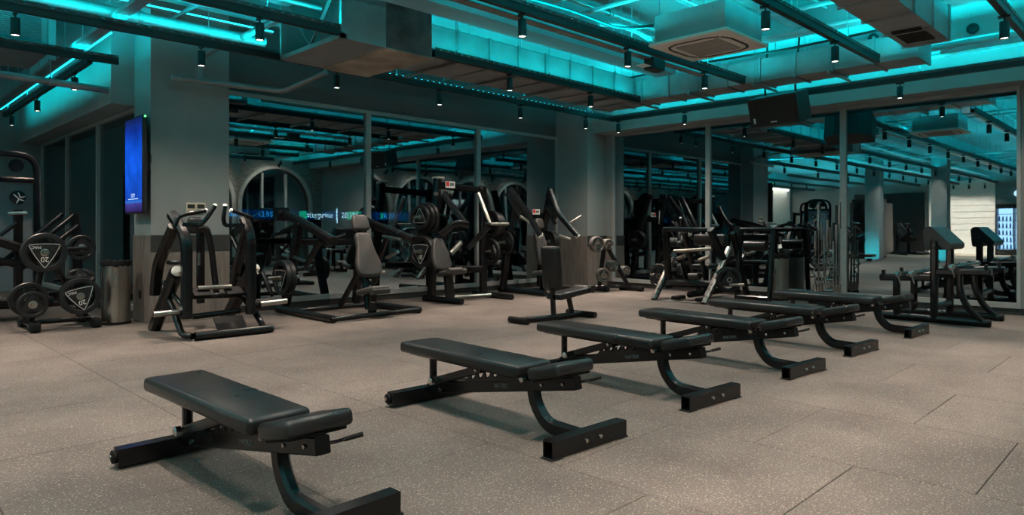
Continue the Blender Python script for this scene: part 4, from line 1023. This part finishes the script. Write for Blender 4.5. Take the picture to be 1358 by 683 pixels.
# ------------------------------------------------------------------ upright holder with chrome bars
H = thing('bar_rack', 'upright rack base holding chrome bars against the right glass', 'bar rack', (11.42, 4.18, 0))
MB().rbox((.42, .46, .05), .015, 2, c=(11.42, 4.2, .03)).build('base', FRAME, H)
for i in range(3):
    for j in range(3): MB().lathe((11.28+.13*i, 4.06+.14*j, .05), (0, 0, 1), [(.034, 0), (.034, .12), (.028, .12), (.028, .02)], 12).build('socket', FRAME, H)
heights = [1.02, 1.28, 1.65, 1.12, 1.36, 1.24, 1.18, 1.62, 1.32]
names = ['short chrome bar at the near left corner', 'chrome bar in the middle of the near row', 'long chrome bar at the near right corner', 'chrome bar at the left of the middle row', 'chrome bar in the very centre', 'chrome bar at the right of the middle row',
         'chrome bar at the left of the back row', 'long chrome bar in the middle of the back row', 'chrome bar at the right of the back row']
for k in range(9):
    i, j = k % 3, k//3; x, y = 11.28+.13*i, 4.06+.14*j; h = heights[k]
    o = thing('chrome_bar', names[k]+' of the upright rack', 'barbell', (x, y, .06), 'bars in the upright rack')
    w = .05 if k % 2 == 0 else 0
    pts = [(x, y, .3), (x, y, .45), (x, y+w, .52), (x, y-w, .62), (x, y+w, .74), (x, y, .8), (x, y, h-.25)] if h < 1.5 else [(x, y, .3), (x, y, h-.4)]
    MB().tube(pts, .014, 8).build('shaft', CHROME, o)
    for z0, z1 in ((.07, .3), (h-.27, h) if h < 1.5 else (h-.42, h)): MB().lathe((x, y, z0), (0, 0, 1), [(0, 0), (.025, 0), (.025, z1-z0), (0, z1-z0)], 12).build('sleeve', CHROME, o)
    for z in (.3, h-.28 if h < 1.5 else h-.43): MB().lathe((x, y, z), (0, 0, 1), [(.014, 0), (.036, 0), (.036, .015), (.014, .015)], 12).build('collar', CHROME, o)
# cage-like trap handle leaning on the rack
tr = thing('grip_handle', 'chrome ladder-shaped grip handle leaning at the left of the bar rack', 'handle', (11.25, 4.42, 0))
a, b = at(1093, 387, X=11.25), at(1097, 340, X=11.25); a2, b2 = a+Vector((0, -.14, 0)), b+Vector((0, -.10, .0))
tube(tr, 'side_rod', [a, b, b+Vector((0, -.05, .12)), b2, a2], .012, CHROME, .05, 8)
for t in (.05, .35, .7, .95): tube(tr, 'rung', [a.lerp(b, t), a2.lerp(b2, t)], .012, CHROME, .02, 8)

# ------------------------------------------------------------------ waste bins
def bin_(label, x, y, r=.16, h=.76):
    o = thing('waste_bin', label, 'waste bin', (x, y, 0))
    MB().lathe((x, y, 0), (0, 0, 1), [(0, 0), (r, 0), (r, h), (r-.008, h), (r-.008, .02), (0, .02)], 32).build('drum', STEEL, o)
    MB().lathe((x, y, 0), (0, 0, 1), [(r, 0), (r+.008, 0), (r+.008, .035), (r, .035)], 32).build('foot_ring', RUBBER, o)
    m = MB(); n = 32; vs = []
    for ring, (rr, zz) in enumerate(((r+.006, h-.05), (r+.012, h-.01), (r+.004, h+.02), (r-.02, h+.012), (r-.03, h-.06))):
        for k in range(n):
            w = .010*math.sin(k*2.7+ring)+.006*math.sin(k*5.1); vs.append((x+(rr+w*.5)*math.cos(2*PI*k/n), y+(rr+w*.5)*math.sin(2*PI*k/n), zz+w))
    m.add(vs, [(q*n+k, q*n+(k+1) % n, (q+1)*n+(k+1) % n, (q+1)*n+k) for q in range(4) for k in range(n)]).build('bin_liner', RUBBER, o)
    MB().tube([(x-r*.72, y-r*.72, h*.72), (x-r*.80, y-r*.80, h*.72)], .014, 8).build('catch', CHROME, o)
    return o
bin_('round steel waste bin with black liner beside the plate rack at the left', 2.60, 9.78, .165, .79)
bin_('round steel waste bin with black liner before the right glass wall', 11.48, 5.02, .15, .76)

# ------------------------------------------------------------------ screen and controls on the left pillar
tv = thing('display_screen', 'tall blue display screen on the side of the left pillar', 'screen', (2.8, 9.64, 1.42))
MB().rbox((.06, .70, 1.24), .008, 1, c=(2.80, 9.66, 2.03)).build('case', DARKM, tv)
def tvmat():
    m = bpy.data.materials.new('blue picture'); m.use_nodes = True; nt = m.node_tree; nt.nodes.clear()
    L = nt.links.new
    g = nt.nodes.new('ShaderNodeNewGeometry'); s = nt.nodes.new('ShaderNodeSeparateXYZ'); L(g.outputs['Position'], s.inputs[0])
    mr = nt.nodes.new('ShaderNodeMapRange'); mr.inputs[1].default_value = 1.43; mr.inputs[2].default_value = 2.62; L(s.outputs['Z'], mr.inputs[0])
    r = nt.nodes.new('ShaderNodeValToRGB'); L(mr.outputs[0], r.inputs[0]); e = r.color_ramp.elements
    e[0].position, e[0].color = 0, (.03, .015, .09, 1); e[1].position, e[1].color = 1, (.008, .02, .10, 1)
    for p, c in ((.09, (.05, .05, .28, 1)), (.11, (.03, .16, .62, 1)), (.14, (.01, .06, .42, 1)), (.45, (.008, .11, .80, 1)), (.72, (.006, .09, .70, 1)), (.88, (.006, .03, .28, 1))):
        q = e.new(p); q.color = c
    n = nt.nodes.new('ShaderNodeTexNoise'); n.inputs['Scale'].default_value = 3.5; L(g.outputs['Position'], n.inputs['Vector'])
    k = nt.nodes.new('ShaderNodeMapRange'); k.inputs[1].default_value = .3; k.inputs[2].default_value = .7; k.inputs[3].default_value = .7; k.inputs[4].default_value = 1.25; L(n.outputs['Fac'], k.inputs[0])
    em = nt.nodes.new('ShaderNodeEmission'); L(r.outputs[0], em.inputs[0]); L(k.outputs[0], em.inputs[1])
    o = nt.nodes.new('ShaderNodeOutputMaterial'); L(em.outputs[0], o.inputs[0]); return m
p = MB().span((2.764, 9.33, 1.43), (2.769, 9.99, 2.63)).build('picture', tvmat(), tv, smooth=False)
PRT = emit('lit lettering', (.55, .75, 1), 1.2)
text(p, 'lettering', 'CITY', .07, PRT, basis((2.762, 9.66, 1.64), (0, -1, 0), (0, 0, 1)), .0008)
MB().span((2.761, 9.46, 1.595), (2.764, 9.86, 1.603)).build('underline', PRT, p, smooth=False)
MB().lathe((2.80, 9.305, 2.63), (0, -1, 0), [(0, .012), (.012, .01), (.014, 0)], 10).build('status_light', emit('green pilot', (.1, .8, .2), 3), tv)
MB().span((2.83, 9.5, 1.9), (2.9, 9.8, 2.2)).build('wall_mount', DARKM, tv, smooth=False)
MB().tube(fil([(2.84, 9.3, 1.95), (2.86, 9.27, 2.1), (2.84, 9.3, 2.25)], .05), .008, 6).build('cable', DARKM, tv)
th = thing('control_panel', 'cream double thermostat panel on the left pillar', 'thermostat', (3.42, 9.4, 1.45))
for k, x in enumerate((253, 266)):
    c = at(x, 276, Y=9.41); pl_ = MB().rbox((.125, .03, .145), .01, 2, c=c).build('cover', CREAM, th)
    MB().rbox((.095, .008, .055), .003, 1, c=c+Vector((0, -.016, .022))).build('display', SCREEN, pl_)
so = thing('wall_socket', 'small dark socket on the wood cladding of the left pillar', 'socket', (2.87, 9.7, .35))
MB().rbox((.02, .07, .11), .005, 1, c=(2.868, 9.75, .36)).build('cover', DARKM, so)

# ------------------------------------------------------------------ machines at the far left
K = thing('cable_tower', 'black cable machine tower with grey shroud and round emblem at the far left', 'gym machine', (1.9, 13.2, 0))
fr = [(1.45, 13.0, 0), (1.45, 13.0, 2.38), (2.33, 13.0, 2.38), (2.33, 13.0, 0)]
bar(K, 'outer_frame', fr, .09, .12, FRAME, .28, up=(0, 1, 0))
bar(K, 'cross_bar', [(1.45, 13.0, 1.98), (2.33, 13.0, 1.98)], .08, .08, FRAME)
MB().span((1.5, 13.05, .25), (2.28, 13.09, 1.95)).build('shroud', GREYPANEL, K, smooth=False)
MB().rbox((.9, .7, .06), .02, 2, c=(1.89, 13.1, .03)).build('base', FRAME, K)
for s in (1.72, 2.06): MB().lathe((s, 13.0, 2.2), (0, -1, 0), [(0, .02), (.09, .02), (.1, .01), (.1, -.01), (.09, -.02), (0, -.02)], 20).build('pulley', FRAME, K)
e = at(24, 262, Y=13.0); MB().lathe(e, (0, -1, 0), [(0, 0), (.105, 0), (.105, -.03)], 28).build('emblem', DARKM, K)
for a, b in (((-.06, .05), (.01, -.02)), ((.01, -.02), (-.02, -.09)), ((.0, .08), (.03, .0)), ((.03, .0), (.09, .02)), ((.02, -.03), (.08, -.05))):
    MB().bar([e+Vector((a[0], -.004, a[1])), e+Vector((b[0], -.004, b[1]))], .006, .016).build('emblem_mark', WHITE, K)
LP = thing('leg_press', 'black leg press with sloping carriage rails behind the plate rack', 'gym machine', (1.6, 11.2, 0))
for a, b in (((0, 351), (82, 284)), ((14, 352), (97, 286)), ((28, 356), (103, 300))):
    tube(LP, 'carriage_rail', [at(*a, Y=10.9), at(*b, Y=11.2)], .035, FRAME)
bar(LP, 'frame_beam', [at(-10, 318, Y=10.8), at(30, 330, Y=10.8), at(60, 352, Y=10.8)], .1, .12, FRAME)
bar(LP, 'frame_beam', [at(-14, 345, Y=10.9), at(48, 352, Y=10.9)], .1, .10, FRAME)
bar(LP, 'upright', [at(24, 400, Y=10.9), at(24, 278, Y=10.9)], .08, .1, FRAME)
bar(LP, 'upright', [at(104, 395, Y=11.3), at(100, 282, Y=11.3)], .10, .12, FRAME)
tube(LP, 'handle', [at(10, 283, Y=10.8), at(36, 283, Y=10.8)], .025, CHROME)
tube(LP, 'handle', [at(0, 312, Y=10.8), at(22, 296, Y=10.8)], .025, FRAME)
MB().rbox((.7, .5, .1), .03, 2, c=(1.6, 11.2, .25)).build('seat', PAD, LP, ang=60)
tube(LP, 'base_bar', [at(-10, 400, Y=10.9), at(110, 396, Y=11.0)], .05, FRAME)
tube(LP, 'base_bar', [at(20, 408, Y=10.7), at(100, 400, Y=10.7)], .04, FRAME)
for k in range(2):
    plate((1.05+.25*k, 11.0, .52), (-.3, -1, .1), .22, .06, ['outer', 'inner'][k]+' plate on the sloping leg press', 'plates on the leg press')

# ------------------------------------------------------------------ outside the left glass: lit ticker board
tk = thing('ticker_board', 'long blue illuminated advertising ribbon outside beyond the left glass', 'sign', (9.2, 16.2, 0))
MB().span((6.4, 16.2, 1.43), (11.95, 16.3, 1.70)).build('board', DARKM, tk, smooth=False)
def tickmat():
    m = bpy.data.materials.new('blue ticker'); m.use_nodes = True; nt = m.node_tree; nt.nodes.clear()
    g = nt.nodes.new('ShaderNodeNewGeometry'); n = nt.nodes.new('ShaderNodeTexNoise'); n.inputs['Scale'].default_value = 2.6; n.inputs['Detail'].default_value = 5
    nt.links.new(g.outputs['Position'], n.inputs['Vector'])
    r = nt.nodes.new('ShaderNodeValToRGB'); nt.links.new(n.outputs['Fac'], r.inputs[0]); e = r.color_ramp.elements
    e[0].position, e[0].color = .35, (.0, .012, .06, 1); e[1].position, e[1].color = .72, (.0, .20, .75, 1)
    em = nt.nodes.new('ShaderNodeEmission'); em.inputs[1].default_value = 4; nt.links.new(r.outputs[0], em.inputs[0])
    o = nt.nodes.new('ShaderNodeOutputMaterial'); nt.links.new(em.outputs[0], o.inputs[0]); return m
MB().span((6.42, 16.18, 1.45), (11.93, 16.2, 1.68)).build('lit_face', tickmat(), tk, smooth=False)
TW, TG, TB_ = emit('ticker white', (.75, .95, 1), 30), emit('ticker green', (.0, .75, .35), 13), emit('ticker cyan', (.05, .5, 1), 18)
def tx(x0, s, size, m, z=1.565): text(tk, 'lettering', s, size, m, basis((x0, 16.17, z), (1, 0, 0), (0, 0, 1)), .002)
def xp(px): return at(px, 286, Y=16.17).x
MB().span((xp(397), 16.165, 1.47), (xp(407), 16.175, 1.67)).build('green_block', TG, tk, smooth=False)
tx(xp(421), 'enterprise', .215, TW)
MB().span((xp(446), 16.16, 1.36), (xp(447.5), 16.17, 1.76)).build('divider', TW, tk, smooth=False)
tx(xp(457), '20', .20, TW)
MB().span((xp(460), 16.172, 1.46), (xp(479), 16.178, 1.68)).build('green_block', TG, tk, smooth=False)
tx(xp(470), 'OL', .20, TW)
tx(xp(352), '12.95', .18, TB_); tx(xp(308), 'one', .18, TB_); tx(xp(516), 'R 12', .20, TB_)
MB().span((xp(505), 16.172, 1.49), (xp(508), 16.178, 1.66)).build('green_block', TG, tk, smooth=False)
for x in (6.9, 11.4): MB().tube([(x, 16.3, 0), (x, 16.3, 1.5)], .04, 8).build('post', DARKM, tk)

# ------------------------------------------------------------------ far end of the gym, seen in the right glass
fg = thing('drinks_fridge', 'tall lit drinks fridge with blue shelves, seen in the right glass', 'fridge', (-14.4, 5.9, 0))
MB().span((-14.95, 5.1, .0), (-14.35, 6.5, .25)).build('base', DARKM, fg, smooth=False)
MB().span((-14.95, 5.1, 2.15), (-14.3, 6.5, 2.35)).build('header', DARKM, fg, smooth=False)
MB().span((-14.95, 5.1, .25), (-14.9, 6.5, 2.15)).build('lit_back', emit('fridge glow', (.42, .68, 1), 3.0), fg, smooth=False)
for y in (5.1, 5.78, 6.46): MB().span((-14.95, y, .25), (-14.35, y+.04, 2.15)).build('side', DARKM, fg, smooth=False)
for k in range(6): MB().span((-14.9, 5.14, .27+k*.32), (-14.4, 6.46, .29+k*.32)).build('shelf', WHITE, fg, smooth=False)
BT = [mat('bottle tint %d' % k, c, .25, 0, .1, 30) for k, c in enumerate(((.05, .2, .6), (.5, .5, .55), (.02, .05, .1), (.1, .4, .2)))]
bp_ = None
for k in range(5):
    for j in range(9):
        y, z = 5.22+j*.145, .29+k*.32
        if bp_ is None:
            bp_ = tag(MB().lathe((0, 0, 0), (0, 0, 1), [(0, 0), (.034, 0), (.034, .15), (.014, .2), (.014, .24), (0, .24)], 10).build('bottle', BT[0]), '', 'bottle'); o = bp_
        else:
            o = bp_.copy(); C.objects.link(o)
        o.location = (-14.6, y, z); o['label'] = 'small drinks bottle on the %s shelf of the lit drinks fridge' % ['lowest', 'second', 'third', 'fourth', 'top'][k]; o['category'] = 'bottle'; o['group'] = 'bottles in the drinks fridge'
sg = thing('glowing_sign', 'oval glowing sign on the wall above the drinks fridge', 'sign', (-14.9, 5.6, 2.8))
MB().lathe((-14.95, 5.75, 2.85), (1, 0, 0), [(0, .03), (.12, .03), (.14, 0)], 20).build('oval', emit('sign glow', (.6, .85, 1), 2.5), sg)
# lit strip and dumbbell racks along the wing wall
ls = thing('wall_strip_light', 'warm strip light washing the pale wall of the far wing', 'strip light', (-10.5, 16.0, 3.4))
MB().span((-14, 15.95, 3.40), (-6.5, 16.05, 3.5)).build('housing', BEIGE, ls, smooth=False)
MB().span((-14, 15.93, 3.36), (-6.5, 16.03, 3.40)).build('diffuser', STRIPW, ls, smooth=False)
area(ls, 'strip_light', (-10.2, 15.9, 3.33), 7.4, .08, WARM_W*10, SPOT_COL, True)
for k, (x, y, a, lb) in enumerate(((-5.5, 12.6, .4, 'second copy of the chest press in the far wing, seen only in the glass'), (-7.6, 12.2, .3, 'chest press deeper in the far wing, seen only in the glass'))):
    o = copy_tree(B); o.location = (x, y, 0); o.rotation_euler = (0, 0, a+PI); o['label'] = lb
for k, (x, y, a, lb) in enumerate(((-3.2, 12.9, .2, 'tall press standing in the far wing, seen only in the glass'), (-9.6, 13.2, -.3, 'tall press deepest in the far wing, seen only in the glass'))):
    o = copy_tree(Cc); o.location = (x, y, 0); o.rotation_euler = (0, 0, a+PI/2); o['label'] = lb
for k, (x, y, lb) in enumerate(((-6.4, 9.4, 'dark cabinet tower left of the teal pillars, seen only in the glass'), (-11.5, 10.6, 'dark cabinet tower far behind the teal pillars, seen only in the glass'))):
    o = thing('storage_tower', lb, 'cabinet', (x, y, 0))
    MB().span((x-.5, y-.5, .08), (x+.5, y+.5, 2.4)).build('carcass', DARKM, o, smooth=False)
    for j in range(2): MB().span((x+.5, y-.48+.49*j, .1), (x+.52, y-.01+.49*j, 2.38)).build('door', FRAME, o, smooth=False)
    MB().span((x-.48, y-.48, 0), (x+.48, y+.48, .08)).build('plinth', RUBBER, o, smooth=False)

for k, (x, y) in enumerate(((-4.4, 8.6), (-4.4, 6.4))):  # invented uplights, added to tint the far pillars teal
    r = thing('added_uplight', 'added teal uplight tinting the %s far pillar, seen only in the glass' % ['left', 'right'][k], 'uplight', (x+.55, y, 0))
    MB().lathe((x+.55, y, 0), (0, 0, 1), [(0, 0), (.09, 0), (.09, .10), (.08, .10), (.08, .07)], 16).build('housing', DARKM, r)
    MB().lathe((x+.55, y, .075), (0, 0, 1), [(0, 0), (.08, 0)], 16).build('lens', emit('dim uplight lens %d' % k, (.02, .6, .75), .5), r)
    al = area(r, 'uplight', (x+.55, y, .12), .15, .15, 30, LED_COL); al.rotation_euler = (0, PI-.25, 0)
for k, (x, y, a, lb) in enumerate(((-6.7, 11.6, 1.5, 'cable tower in the middle of the far wing, seen only in the glass'), (-5.4, 11.0, 1.4, 'cable tower nearest in the far wing, seen only in the glass'), (-8.2, 12.4, 1.6, 'cable tower deepest in the far wing, seen only in the glass'))):
    o = copy_tree(K); o.location = (x, y, 0); o.rotation_euler = (0, 0, a); o['label'] = lb
for k, (x, y, a, lb) in enumerate(((-2.6, 8.4, 1.6, 'leg press standing in open floor, nearer of two seen only in the glass'), (-6.2, 7.6, 1.9, 'leg press standing in open floor, farther of two seen only in the glass'))):
    o = copy_tree(LP); o.location = (x, y, 0); o.rotation_euler = (0, 0, a); o['label'] = lb
o = copy_tree(E); o.location = (-3.4, 10.6, 0); o.rotation_euler = (0, 0, PI); o['label'] = 'frame machine standing in the far wing, seen only in the glass'
